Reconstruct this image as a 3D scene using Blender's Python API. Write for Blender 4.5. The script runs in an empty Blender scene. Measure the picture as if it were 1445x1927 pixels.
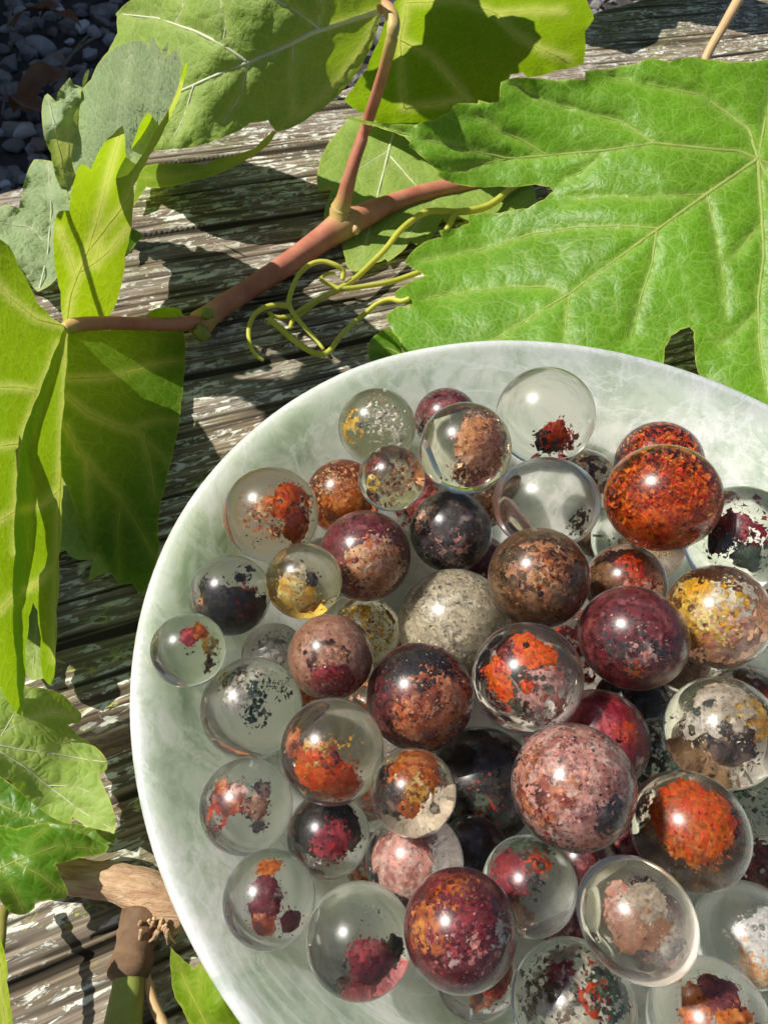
import bpy, bmesh, math, random
import numpy as np
from mathutils import Vector, Matrix
from mathutils.geometry import delaunay_2d_cdt

sc = bpy.context.scene
col = sc.collection
random.seed(7)
RNG = np.random.default_rng(7)

# ------------------------------------------------------------------ camera
# origin: centre of the bowl's rim; z up; metres. The rim circle seen in the photograph
# (a 26 mm phone lens) gives the camera's height, pitch and roll.
W0, H0, FPX = 1445.0, 1927.0, 1447.0
CAMW = np.array([-0.0342029, -0.05732828, 0.09221964])
MC = np.array([[0.98821369, -0.15308077, 0.0],
               [0.11971008, 0.77278899, -0.62327095],
               [0.09541080, 0.61592489, 0.78200596]])      # camera axes -> world
cam_d = bpy.data.cameras.new('camera')
cam = bpy.data.objects.new('camera', cam_d)
col.objects.link(cam)
mw = Matrix.Identity(4)
for i in range(3):
    for j in range(3):
        mw[i][j] = MC[i][j]
    mw[i][3] = CAMW[i]
cam.matrix_world = mw
cam_d.sensor_fit = 'VERTICAL'
cam_d.sensor_height = 36.0
cam_d.sensor_width = 27.0
cam_d.lens = 36.0 * FPX / H0
cam_d.clip_start = 0.004
cam_d.clip_end = 200.0
cam_d.dof.use_dof = True
cam_d.dof.focus_distance = 0.125
cam_d.dof.aperture_fstop = 100.0
sc.camera = cam

# ------------------------------------------------------------------ sky and sun
SUN = np.array([-0.646, 0.02, 0.763])
SUN = SUN / np.linalg.norm(SUN)
world = bpy.data.worlds.new('World')
sc.world = world
world.use_nodes = True
wn = world.node_tree.nodes
wl = world.node_tree.links
wn.clear()
sky = wn.new('ShaderNodeTexSky')
sky.sky_type = 'NISHITA'
sky.sun_disc = False
sky.sun_elevation = math.asin(SUN[2])
sky.sun_rotation = math.atan2(SUN[0], SUN[1])
bg = wn.new('ShaderNodeBackground')
bg.inputs['Strength'].default_value = 0.058
wo = wn.new('ShaderNodeOutputWorld')
wl.new(sky.outputs[0], bg.inputs['Color'])
wl.new(bg.outputs[0], wo.inputs['Surface'])
sun_d = bpy.data.lights.new('sun', 'SUN')
sun_d.energy = 5.0
sun_d.angle = math.radians(0.53)
sun_d.color = (1.0, 0.955, 0.88)
sun = bpy.data.objects.new('sun', sun_d)
sun.rotation_euler = Vector(SUN).to_track_quat('Z', 'Y').to_euler()
col.objects.link(sun)

sc.view_settings.view_transform = 'Standard'
sc.view_settings.look = 'None'
sc.view_settings.gamma = 1.0
sc.view_settings.exposure = 0.28
sc.view_settings.use_curve_mapping = False
cy = sc.cycles
cy.use_denoising = True
cy.denoiser = 'OPENIMAGEDENOISE'
cy.max_bounces = 20
cy.diffuse_bounces = 4
cy.glossy_bounces = 6
cy.transmission_bounces = 18
cy.transparent_max_bounces = 16
cy.sample_clamp_indirect = 12.0
cy.blur_glossy = 1.0
cy.use_adaptive_sampling = True
cy.adaptive_threshold = 0.015

TABLE = -0.042          # top of the bench boards
GROUND = -0.33          # gravel
RIM = 0.065             # radius of the bowl's rim

# ------------------------------------------------------------------ pixel -> world
def ray(p):
    v = np.array([(p[0] - W0 / 2) / FPX, -(p[1] - H0 / 2) / FPX, -1.0])
    return MC @ v

def onz(p, z):
    d = ray(p)
    return CAMW + d * ((z - CAMW[2]) / d[2])

def pxsize(P):          # metres per photograph pixel at a world point
    return abs((MC.T @ (np.asarray(P) - CAMW))[2]) / FPX

# ------------------------------------------------------------------ numpy noise
def _hash(ix, iy, iz, seed):
    n = (ix * 374761393 + iy * 668265263 + iz * 2147483647 + seed * 974634777) & 0xFFFFFFFF
    n = ((n ^ (n >> 13)) * 1274126177) & 0xFFFFFFFF
    n = n ^ (n >> 16)
    return (n & 0xFFFFFF) / float(0xFFFFFF)

def vnoise(P, seed=0):  # value noise 0..1 for an (n, 3) array
    P = np.asarray(P, float)
    i = np.floor(P).astype(np.int64)
    f = P - i
    f = f * f * (3 - 2 * f)
    out = 0
    for dx in (0, 1):
        wx = f[:, 0] if dx else 1 - f[:, 0]
        for dy in (0, 1):
            wy = f[:, 1] if dy else 1 - f[:, 1]
            for dz in (0, 1):
                wz = f[:, 2] if dz else 1 - f[:, 2]
                out = out + wx * wy * wz * _hash(i[:, 0] + dx, i[:, 1] + dy, i[:, 2] + dz, seed)
    return out

def fbm(P, seed=0, oct=3):
    P = np.asarray(P, float)
    a, s, t = 1.0, 0, 0
    for k in range(oct):
        s = s + a * vnoise(P * (2.03 ** k) + 17.3 * k, seed + k)
        t += a
        a *= 0.5
    return s / t

# ------------------------------------------------------------------ object helpers
def link(o, parent=None):
    col.objects.link(o)
    if parent is not None:
        o.parent = parent
    return o

def tag(o, label=None, cat=None, group=None, kind=None):
    if label: o['label'] = label
    if cat: o['category'] = cat
    if group: o['group'] = group
    if kind: o['kind'] = kind
    return o

def empty(name, loc=(0, 0, 0)):
    o = bpy.data.objects.new(name, None)
    o.empty_display_size = 0.005
    o.location = loc
    return link(o)

def mesh_np(name, V, F, cols=None, smooth=True, attrs=None):
    me = bpy.data.meshes.new(name)
    V = np.asarray(V, np.float32)
    F = np.asarray(F, np.int32)
    k = F.shape[1]
    me.vertices.add(len(V))
    me.vertices.foreach_set('co', V.ravel())
    me.loops.add(F.size)
    me.loops.foreach_set('vertex_index', F.ravel())
    me.polygons.add(len(F))
    me.polygons.foreach_set('loop_start', np.arange(0, F.size, k, dtype=np.int32))
    me.polygons.foreach_set('loop_total', np.full(len(F), k, np.int32))
    me.polygons.foreach_set('use_smooth', np.full(len(F), smooth, bool))
    me.update(calc_edges=True)
    if cols is not None:
        a = me.color_attributes.new('Col', 'FLOAT_COLOR', 'POINT')
        c4 = np.ones((len(V), 4), np.float32)
        c4[:, :3] = cols
        a.data.foreach_set('color', c4.ravel())
    for nm, arr in (attrs or {}).items():
        a = me.attributes.new(nm, 'FLOAT', 'POINT')
        a.data.foreach_set('value', np.asarray(arr, np.float32))
    me.validate()
    return me

def obj(name, me, mat, parent=None, loc=None):
    o = bpy.data.objects.new(name, me)
    if mat is not None and len(me.materials) == 0:
        me.materials.append(mat)
    if loc is not None:
        o.location = loc
    return link(o, parent)

def tube(pts, radii, seg=10, caps=True, wob=0.0, seed=0):
    pts = np.asarray(pts, float)
    radii = np.asarray(radii, float)
    # resample with Catmull-Rom
    P, R = [], []
    n = len(pts)
    for i in range(n - 1):
        p0, p1, p2, p3 = pts[max(i - 1, 0)], pts[i], pts[i + 1], pts[min(i + 2, n - 1)]
        m = 6
        for k in range(m):
            t = k / m
            P.append(0.5 * ((2 * p1) + (-p0 + p2) * t + (2 * p0 - 5 * p1 + 4 * p2 - p3) * t * t + (-p0 + 3 * p1 - 3 * p2 + p3) * t ** 3))
            R.append(radii[i] * (1 - t) + radii[i + 1] * t)
    P.append(pts[-1]); R.append(radii[-1])
    P = np.array(P); R = np.array(R)
    T = np.gradient(P, axis=0)
    T /= np.linalg.norm(T, axis=1)[:, None] + 1e-12
    up = np.array([0.13, 0.21, 0.97])
    V = []
    for i in range(len(P)):
        a = np.cross(T[i], up); a /= np.linalg.norm(a) + 1e-12
        b = np.cross(a, T[i])
        for k in range(seg):
            th = 2 * math.pi * k / seg
            V.append(P[i] + R[i] * (math.cos(th) * a + math.sin(th) * b))
    V = np.array(V)
    if wob:
        L = np.repeat(np.arange(len(P)), seg)
        nz = fbm(np.c_[np.tile(np.arange(seg), len(P)) * 0.9, L * 0.25, np.zeros(len(V))], seed, 3) - 0.5
        V = V + (V - P[L]) * (nz * 2 * wob)[:, None]
    F = []
    for i in range(len(P) - 1):
        for k in range(seg):
            k2 = (k + 1) % seg
            F.append((i * seg + k, i * seg + k2, (i + 1) * seg + k2, (i + 1) * seg + k))
    if caps:
        c0, c1 = len(V), len(V) + 1
        V = np.vstack([V, P[0] - T[0] * R[0] * 0.35, P[-1] + T[-1] * R[-1] * 0.35])
        e = (len(P) - 1) * seg
        for k in range(seg):
            k2 = (k + 1) % seg
            F.append((c0, k2, k, k)); F.append((c1, e + k, e + k2, e + k2))
    return V, F, P, R

def tube_mesh(name, pts, radii, seg=10, wob=0.0, seed=0, attrs=None):
    V, F, P, R = tube(pts, radii, seg, True, wob, seed)
    me = bpy.data.meshes.new(name)
    me.from_pydata([tuple(v) for v in V], [], [tuple(dict.fromkeys(f)) for f in F])
    me.polygons.foreach_set('use_smooth', np.ones(len(me.polygons), bool))
    if attrs == 'along':
        a = me.attributes.new('along', 'FLOAT', 'POINT')
        L = np.r_[np.repeat(np.linspace(0, 1, len(P)), seg), 0, 1].astype(np.float32)
        a.data.foreach_set('value', L)
    me.update()
    return me

# ------------------------------------------------------------------ materials
class NT:
    def __init__(self, name):
        self.m = bpy.data.materials.new(name)
        self.m.use_nodes = True
        self.n = self.m.node_tree.nodes
        self.l = self.m.node_tree.links
        self.n.clear()
        self.out = self.n.new('ShaderNodeOutputMaterial')
    def add(self, t, **kw):
        nd = self.n.new(t)
        for k, v in kw.items():
            setattr(nd, k, v)
        return nd
    def set(self, nd, **kw):
        for k, v in kw.items():
            key = k.replace('_', ' ')
            s = nd.inputs.get(key) or nd.inputs[k]
            if hasattr(v, 'is_output') or isinstance(v, bpy.types.NodeSocket):
                self.l.new(v, s)
            else:
                s.default_value = v
        return nd
    def mix(self, f, a, b, mode='MIX'):
        nd = self.n.new('ShaderNodeMix')
        nd.data_type = 'RGBA'
        nd.blend_type = mode
        for idx, v in ((0, f), (6, a), (7, b)):
            if isinstance(v, bpy.types.NodeSocket):
                self.l.new(v, nd.inputs[idx])
            elif idx == 0:
                nd.inputs[0].default_value = v
            else:
                nd.inputs[idx].default_value = tuple(v) + (1.0,) if len(v) == 3 else v
        return nd.outputs[2]
    def ramp(self, src, stops):
        nd = self.n.new('ShaderNodeValToRGB')
        e = nd.color_ramp.elements
        while len(e) < len(stops): e.new(0.5)
        for el, (p, c) in zip(e, stops):
            el.position = p
            el.color = (c, c, c, 1) if isinstance(c, (int, float)) else tuple(c) + (1,)
        self.l.new(src, nd.inputs[0])
        return nd.outputs[0]
    def noise(self, vec, scale, detail=4, rough=0.55, dist=0.0):
        nd = self.n.new('ShaderNodeTexNoise')
        nd.inputs['Scale'].default_value = scale
        nd.inputs['Detail'].default_value = detail
        nd.inputs['Roughness'].default_value = rough
        nd.inputs['Distortion'].default_value = dist
        if vec is not None: self.l.new(vec, nd.inputs['Vector'])
        return nd.outputs[0]
    def math(self, op, a, b=None, c=None, clamp=False):
        nd = self.n.new('ShaderNodeMath')
        nd.operation = op
        nd.use_clamp = clamp
        for i, v in enumerate((a, b, c)):
            if v is None: continue
            if isinstance(v, bpy.types.NodeSocket): self.l.new(v, nd.inputs[i])
            else: nd.inputs[i].default_value = v
        return nd.outputs[0]
    def objco(self):
        return self.n.new('ShaderNodeTexCoord').outputs['Object']
    def mapping(self, vec, scale=(1, 1, 1), rot=(0, 0, 0)):
        nd = self.n.new('ShaderNodeMapping')
        nd.inputs['Scale'].default_value = scale
        nd.inputs['Rotation'].default_value = rot
        self.l.new(vec, nd.inputs['Vector'])
        return nd.outputs[0]
    def attr(self, name, color=False):
        nd = self.n.new('ShaderNodeAttribute')
        nd.attribute_name = name
        return nd.outputs['Color'] if color else nd.outputs['Fac']
    def bump(self, h, strength=0.5, dist=0.001):
        nd = self.n.new('ShaderNodeBump')
        nd.inputs['Strength'].default_value = strength
        nd.inputs['Distance'].default_value = dist
        self.l.new(h, nd.inputs['Height'])
        return nd.outputs[0]
    def voronoi(self, vec, scale, feature='DISTANCE_TO_EDGE', rnd=1.0):
        nd = self.n.new('ShaderNodeTexVoronoi')
        nd.feature = feature
        nd.inputs['Scale'].default_value = scale
        nd.inputs['Randomness'].default_value = rnd
        self.l.new(vec, nd.inputs['Vector'])
        return nd.outputs['Distance'] if feature != 'F1' else nd.outputs['Color']
    def principled(self, **kw):
        nd = self.n.new('ShaderNodeBsdfPrincipled')
        for k, v in kw.items():
            s = nd.inputs[k.replace('_', ' ')]
            if isinstance(v, bpy.types.NodeSocket): self.l.new(v, s)
            elif isinstance(v, tuple) and len(v) == 3 and s.type == 'RGBA': s.default_value = v + (1,)
            else: s.default_value = v
        return nd
    def surface(self, shader):
        self.l.new(shader, self.out.inputs['Surface'])
        return self.m

def mat_wood():
    t = NT('weathered_wood')
    co = t.objco()
    al = t.mapping(co, (18, 980, 300))
    grain = t.noise(al, 1.0, 5, 0.6, 0.4)
    broad = t.noise(t.mapping(co, (5, 60, 60)), 1.0, 3)
    cav = t.attr('cavity')
    wood = t.ramp(grain, [(0.30, (0.06, 0.044, 0.026)), (0.46, (0.14, 0.105, 0.066)), (0.60, (0.33, 0.262, 0.185)), (0.76, (0.58, 0.50, 0.40))])
    wood = t.mix(t.ramp(broad, [(0.45, 0.0), (0.68, 0.4)]), wood, (0.36, 0.33, 0.30))
    # old pale paint and lichen crusts on the ridges
    fl = t.noise(t.mapping(co, (150, 420, 400)), 1.0, 6, 0.68, 1.2)
    fl2 = t.noise(co, 26, 3)
    crust = t.math('MULTIPLY', t.ramp(fl, [(0.51, 0.0), (0.55, 1.0)]), t.ramp(fl2, [(0.32, 0.0), (0.50, 1.0)]))
    crust = t.math('MULTIPLY', crust, t.ramp(cav, [(0.35, 0.0), (0.5, 1.0)]))
    wood = t.mix(crust, wood, (0.74, 0.74, 0.64))
    alg = t.noise(co, 34, 4, 0.6)
    wood = t.mix(t.ramp(alg, [(0.5, 0.0), (0.72, 0.5)]), wood, (0.17, 0.19, 0.07))
    lich = t.math('MULTIPLY', t.ramp(t.noise(t.mapping(co, (260, 420, 400)), 1.0, 5, 0.7, 1.0), [(0.58, 0.0), (0.62, 1.0)]), t.ramp(t.noise(co, 15, 2), [(0.52, 0.0), (0.62, 1.0)]))
    wood = t.mix(lich, wood, (0.42, 0.44, 0.10))
    wood = t.mix(t.ramp(cav, [(0.14, 1.0), (0.40, 0.0)]), wood, (0.04, 0.032, 0.02))
    h = t.math('ADD', t.math('MULTIPLY', grain, 0.8), t.math('MULTIPLY', crust, 0.35))
    fine = t.noise(t.mapping(co, (90, 3400, 1200)), 1.0, 3)
    h = t.math('ADD', h, t.math('MULTIPLY', fine, 0.4))
    p = t.principled(Base_Color=wood, Roughness=0.86, Specular_IOR_Level=0.25, Normal=t.bump(h, 0.8, 0.0005))
    return t.surface(p.outputs[0])

def mat_leaf(name, top, pale, trans, tw, rough=0.45, fuzz=0.0, bump=0.5, spec=0.4):
    t = NT(name)
    co = t.objco()
    w1 = t.noise(co, 260, 2)
    wco = t.n.new('ShaderNodeVectorMath'); wco.operation = 'MULTIPLY_ADD'
    cc = t.n.new('ShaderNodeTexNoise'); cc.inputs['Scale'].default_value = 150; cc.inputs['Detail'].default_value = 2
    t.l.new(co, cc.inputs['Vector'])
    t.l.new(cc.outputs['Color'], wco.inputs[0]); wco.inputs[1].default_value = (0.004, 0.004, 0.004); t.l.new(co, wco.inputs[2])
    e1 = t.voronoi(wco.outputs[0], 210)
    e2 = t.voronoi(wco.outputs[0], 620)
    l1 = t.ramp(e1, [(0.0, 1.0), (0.055, 0.0)])
    l2 = t.ramp(e2, [(0.0, 1.0), (0.10, 0.0)])
    lines = t.math('MAXIMUM', l1, t.math('MULTIPLY', l2, 0.6))
    big = t.noise(co, 45, 4)
    base = t.mix(t.ramp(big, [(0.3, 0.0), (0.7, 1.0)]), tuple(0.82 * c for c in top), tuple(min(1, 1.2 * c) for c in top))
    mott = t.noise(co, 900, 3, 0.7)
    base = t.mix(t.ramp(mott, [(0.40, 0.0), (0.80, 0.16 + fuzz)]), base, pale)
    base = t.mix(t.math('MULTIPLY', lines, 0.42), base, pale)
    vn = t.attr('vein')
    base = t.mix(t.math('MULTIPLY', vn, 0.35), base, pale)
    ed = t.attr('edge')
    base = t.mix(t.math('MULTIPLY', ed, 0.65), base, (0.50, 0.52, 0.10))
    # tip scorch / age spots
    sp = t.noise(co, 130, 5, 0.7)
    base = t.mix(t.ramp(sp, [(0.70, 0.0), (0.76, 0.5)]), base, (0.26, 0.20, 0.05))
    trc = t.mix(t.math('MULTIPLY', lines, 0.55), trans, tuple(min(1, 1.3 * c + 0.05) for c in trans))
    trc = t.mix(t.ramp(big, [(0.3, 0.0), (0.7, 0.6)]), trc, tuple(0.75 * c for c in trans))
    trc = t.mix(t.math('MULTIPLY', vn, 0.75), trc, (0.85, 0.88, 0.2))
    h = t.math('ADD', t.math('MULTIPLY', t.ramp(e2, [(0.0, 0.0), (0.25, 1.0)]), 0.6), t.ramp(e1, [(0.0, 0.0), (0.2, 1.0)]))
    h = t.math('ADD', h, t.math('MULTIPLY', mott, 0.35))
    nrm = t.bump(h, bump, 0.00035)
    p = t.principled(Base_Color=base, Roughness=rough, Specular_IOR_Level=spec, Normal=nrm,
                     Sheen_Weight=fuzz * 0.6, Sheen_Roughness=0.5)
    tr = t.add('ShaderNodeBsdfTranslucent')
    t.l.new(trc, tr.inputs['Color'])
    t.l.new(nrm, tr.inputs['Normal'])
    mx = t.add('ShaderNodeMixShader')
    mx.inputs[0].default_value = tw
    t.l.new(p.outputs[0], mx.inputs[1])
    t.l.new(tr.outputs[0], mx.inputs[2])
    return t.surface(mx.outputs[0])

def mat_simple(name, c1, c2, scale, rough=0.6, bumpd=0.0003, trans=None, tw=0.3, stretch=None, spec=0.35, bs=0.4):
    t = NT(name)
    co = t.objco()
    if stretch: co = t.mapping(co, stretch)
    nz = t.noise(co, scale, 5, 0.62)
    base = t.mix(t.ramp(nz, [(0.32, 0.0), (0.68, 1.0)]), c1, c2)
    nrm = t.bump(t.noise(co, scale * 2.7, 4, 0.65), bs, bumpd)
    p = t.principled(Base_Color=base, Roughness=rough, Normal=nrm, Specular_IOR_Level=spec)
    if trans:
        tr = t.add('ShaderNodeBsdfTranslucent')
        tr.inputs['Color'].default_value = tuple(trans) + (1,)
        mx = t.add('ShaderNodeMixShader')
        mx.inputs[0].default_value = tw
        t.l.new(p.outputs[0], mx.inputs[1]); t.l.new(tr.outputs[0], mx.inputs[2])
        return t.surface(mx.outputs[0])
    return t.surface(p.outputs[0])

def mat_cane():
    t = NT('red_cane')
    co = t.objco()
    al = t.attr('along')
    nz = t.noise(co, 160, 4)
    st = t.noise(t.mapping(co, (900, 900, 900)), 1.0, 4, 0.7)
    red = t.mix(t.ramp(nz, [(0.3, 0.0), (0.7, 1.0)]), (0.42, 0.13, 0.085), (0.56, 0.24, 0.15))
    red = t.mix(t.ramp(st, [(0.55, 0.0), (0.8, 0.35)]), red, (0.60, 0.42, 0.22))
    node = t.attr('node')
    c = t.mix(node, red, (0.52, 0.42, 0.13))
    p = t.principled(Base_Color=c, Roughness=0.5, Specular_IOR_Level=0.4, Normal=t.bump(st, 0.3, 0.0002),
                     Subsurface_Weight=0.15, Subsurface_Radius=(0.002, 0.001, 0.0005), Subsurface_Scale=1.0)
    return t.surface(p.outputs[0])

def mat_selenite():
    t = NT('selenite')
    co = t.objco()
    bands = t.noise(t.mapping(co, (30, 14, 60), (0.2, 0.1, 0.7)), 1.0, 5, 0.6, 0.8)
    cl = t.noise(co, 60, 5, 0.65)
    base = t.mix(t.ramp(bands, [(0.35, 0.0), (0.7, 1.0)]), (0.53, 0.59, 0.485), (0.71, 0.75, 0.665))
    base = t.mix(t.ramp(cl, [(0.50, 0.0), (0.66, 0.8)]), base, (0.84, 0.85, 0.79))
    cl2 = t.noise(co, 130, 5, 0.7, 0.6)
    base = t.mix(t.ramp(cl2, [(0.47, 0.0), (0.66, 0.8)]), base, (0.37, 0.44, 0.345))
    vein = t.ramp(t.noise(t.mapping(co, (26, 26, 40), (0.5, 0.2, 1.1)), 1.0, 6, 0.6, 2.2), [(0.475, 0.0), (0.5, 0.38), (0.525, 0.0)])
    base = t.mix(vein, base, (0.90, 0.91, 0.87))
    fib = t.noise(t.mapping(co, (60, 900, 900), (0.0, 0.0, 0.9)), 1.0, 3)
    sc_ = t.noise(co, 420, 4, 0.7)
    pit = t.ramp(t.noise(co, 330, 3, 0.6), [(0.68, 0.0), (0.73, 1.0)])
    h = t.math('ADD', t.math('MULTIPLY', fib, 0.3), t.math('MULTIPLY', sc_, 0.35))
    h = t.math('SUBTRACT', h, t.math('MULTIPLY', pit, 0.6))
    rg = t.ramp(cl, [(0.35, 0.22), (0.7, 0.38)])
    p = t.principled(Base_Color=base, Roughness=rg, Specular_IOR_Level=0.5, IOR=1.52,
                     Subsurface_Weight=0.9, Subsurface_Radius=(0.016, 0.017, 0.0145), Subsurface_Scale=1.0,
                     Normal=t.bump(h, 0.45, 0.0004))
    return t.surface(p.outputs[0])

def mat_quartz(name, tint):
    t = NT(name)
    co = t.objco()
    fr = t.add('ShaderNodeFresnel'); fr.inputs['IOR'].default_value = 1.544
    rf = t.add('ShaderNodeBsdfRefraction')
    rf.inputs['IOR'].default_value = 1.544
    rf.inputs['Roughness'].default_value = 0.0
    rf.inputs['Color'].default_value = tuple(tint) + (1,)
    gl = t.add('ShaderNodeBsdfGlossy')
    gl.inputs['Roughness'].default_value = 0.075
    gl2 = t.add('ShaderNodeBsdfGlossy')           # hand polish: a soft bloom round the glint
    gl2.inputs['Roughness'].default_value = 0.29
    for g in (gl, gl2): g.inputs['Color'].default_value = (1, 1, 1, 1)
    gm = t.add('ShaderNodeMixShader')
    gm.inputs[0].default_value = 0.68
    t.l.new(gl.outputs[0], gm.inputs[1]); t.l.new(gl2.outputs[0], gm.inputs[2])
    mx = t.add('ShaderNodeMixShader')
    t.l.new(fr.outputs[0], mx.inputs[0]); t.l.new(rf.outputs[0], mx.inputs[1]); t.l.new(gm.outputs[0], mx.inputs[2])
    return t.surface(mx.outputs[0])

def mat_inclusion():
    t = NT('inclusion_and_glint')
    co = t.objco()
    c = t.attr('Col', True)
    nz = t.noise(co, 9, 5, 0.7)
    nf = t.noise(co, 34, 3, 0.7)
    c2 = t.mix(1.0, c, t.ramp(nz, [(0.3, 0.68), (0.7, 1.25)]), 'MULTIPLY')
    c2 = t.mix(t.ramp(nf, [(0.64, 0.0), (0.74, 0.3)]), c2, t.mix(0.6, c, (1.0, 0.85, 0.75)))
    p = t.principled(Base_Color=c2, Roughness=0.42, Specular_IOR_Level=0.55, Normal=t.bump(nf, 0.6, 0.0002))
    return t.surface(p.outputs[0])

# ================================================================== SETTING
M_wood = mat_wood()
M_soil = mat_simple('dark_soil', (0.028, 0.024, 0.021), (0.075, 0.066, 0.058), 60, 0.95, 0.004)
V = np.array([(-60, -60, GROUND), (60, -60, GROUND), (60, 60, GROUND), (-60, 60, GROUND)])
tag(obj('ground', mesh_np('ground', V, [(0, 1, 2, 3)]), M_soil), kind='structure')

# unseen wall added on the sunny side to keep the gravel in shade
M_wall = mat_simple('grey_render', (0.20, 0.19, 0.17), (0.29, 0.27, 0.25), 14, 0.9, 0.003)
def box_mesh(name, x0, x1, y0, y1, z0, z1, bev=0.0):
    bm = bmesh.new()
    bmesh.ops.create_cube(bm, size=1)
    for v in bm.verts:
        v.co = Vector(((x0 + x1) / 2 + v.co.x * (x1 - x0), (y0 + y1) / 2 + v.co.y * (y1 - y0), (z0 + z1) / 2 + v.co.z * (z1 - z0)))
    if bev:
        bmesh.ops.bevel(bm, geom=list(bm.edges), offset=bev, segments=2, profile=0.6, affect='EDGES')
    me = bpy.data.meshes.new(name)
    bm.to_mesh(me); bm.free()
    return me
wall = empty('shade_wall', (-1.3, 2.0, GROUND))
wm = obj('wall_body', box_mesh('wall_body', -0.1, 0.1, -1.75, 1.6, -0.05, 1.10, 0.006), M_wall, wall)
obj('coping', box_mesh('coping', -0.14, 0.14, -1.78, 1.63, 1.10, 1.15, 0.01), M_wall, wall)
tag(wall, 'unseen grey wall added to keep the gravel in shade', 'wall')

# ---- bench boards: grain along local x, ridges and furrows modelled in the mesh
GA = math.radians(31.0)
UV_U = np.array([math.cos(GA), math.sin(GA)])
UV_V = np.array([-math.sin(GA), math.cos(GA)])
def board_mesh(name, u0, u1, vlo, vhi, du, dv, thick, seed):
    """vlo / vhi: functions of u giving the two long edges"""
    us = np.arange(u0, u1 + du, du)
    nv = int((vhi(u1) - vlo(u1)) / dv)
    s = np.linspace(0, 1, nv)
    # finer strips are not needed: even spacing, rounded long edges
    U = np.repeat(us, nv); S = np.tile(s, len(us))
    lo = np.array([vlo(u) for u in us]); hi = np.array([vhi(u) for u in us])
    lo = lo + 0.0016 * (fbm(np.c_[us * 40, us * 0, us * 0], seed + 40) - 0.5)
    hi = hi + 0.0030 * (fbm(np.c_[us * 40, us * 0 + 5, us * 0], seed + 41) - 0.5)
    Vv = np.repeat(lo, nv) * (1 - S) + np.repeat(hi, nv) * S
    wv = 0.006 * (fbm(np.c_[U * 9, Vv * 14, U * 0], seed + 9, 2) - 0.5)       # grain wanders
    g1 = fbm(np.c_[U * 7, (Vv + wv) * 500, U * 0], seed, 3)
    g2 = fbm(np.c_[U * 16, (Vv + wv) * 1200, U * 0], seed + 3, 2)
    crack = fbm(np.c_[U * 4.5, (Vv + wv) * 240, U * 0], seed + 6, 2)
    crack = np.clip((0.30 - crack) / 0.08, 0, 1)
    tooth = fbm(np.c_[U * 110, Vv * 420, U * 0], seed + 12, 3)
    g3 = fbm(np.c_[U * 30, (Vv + wv) * 1700, U * 0], seed + 21, 2)
    g1 = 0.5 + 0.75 * (g1 - 0.5) + 0.5 * (0.35 - np.abs(fbm(np.c_[U * 8, (Vv + wv) * 640, U * 0], seed + 31, 2) - 0.5) * 3.0)
    h = 0.0005 * (g3 - 0.5) + 0.0007 * (g1 - 0.5) + 0.0005 * (g2 - 0.5) - 0.0013 * crack + 0.0006 * (tooth - 0.5)
    cav = np.clip(0.52 + 0.85 * (g1 - 0.5) + 0.6 * (g2 - 0.5) - 0.75 * crack + 0.45 * (tooth - 0.5) + 0.5 * (g3 - 0.5), 0, 1)
    d = np.minimum((Vv - np.repeat(lo, nv)), (np.repeat(hi, nv) - Vv))
    rr = 0.004
    edge = np.where(d < rr, rr - np.sqrt(np.maximum(rr * rr - (rr - d) ** 2, 0)), 0)
    Z = h - edge
    P = np.c_[U, Vv, Z]
    nu = len(us)
    idx = np.arange(nu * nv).reshape(nu, nv)
    F = np.c_[idx[:-1, :-1].ravel(), idx[1:, :-1].ravel(), idx[1:, 1:].ravel(), idx[:-1, 1:].ravel()]
    # sides: skirt down to the underside
    b = []
    loop = list(idx[:, 0]) + list(idx[-1, 1:]) + list(idx[-2::-1, -1]) + list(idx[0, -2:0:-1])
    base = len(P)
    Q = P[loop].copy(); Q[:, 2] = -thick
    P = np.vstack([P, Q]); cav = np.r_[cav, np.full(len(Q), 0.35)]
    n = len(loop)
    k = np.arange(n); k2 = (k + 1) % n
    F2 = np.c_[base + k, base + k2, np.array(loop)[k2], np.array(loop)[k]]
    me = mesh_np(name, P, np.vstack([F, F2]), attrs={'cavity': cav})
    return me

bench = empty('wooden_bench', (0, 0, TABLE))
bench.rotation_euler = (0, 0, GA)
def edge_hi(u): return 0.2135 + 0.34 * (u + 0.067)
rB = obj('plank', board_mesh('plank', -0.22, 0.44, lambda u: 0.0330, edge_hi, 0.0016, 0.00028, 0.035, 11), M_wood, bench)
rA = obj('plank', board_mesh('plank', -0.22, 0.30, lambda u: -0.105, lambda u: 0.0287, 0.0016, 0.00030, 0.035, 57), M_wood, bench)
rA['label'] = 'narrower dark board across the gap, under the brown cane'
rB['label'] = 'broad grey board with a ragged outer edge'
for ux in (-0.15, 0.25):
    obj('support_beam', box_mesh('support_beam', ux - 0.025, ux + 0.025, -0.10, 0.155 if ux < 0 else 0.20, -0.08, -0.0365, 0.003), M_wood, bench)
    for vy in (-0.07, 0.12):
        obj('leg', box_mesh('leg', ux - 0.02, ux + 0.02, vy - 0.02, vy + 0.02, GROUND - TABLE, -0.0805, 0.003), M_wood, bench)
tag(bench, 'weathered grey wooden bench with furrowed boards, flaking pale paint and lichen', 'bench')

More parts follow.
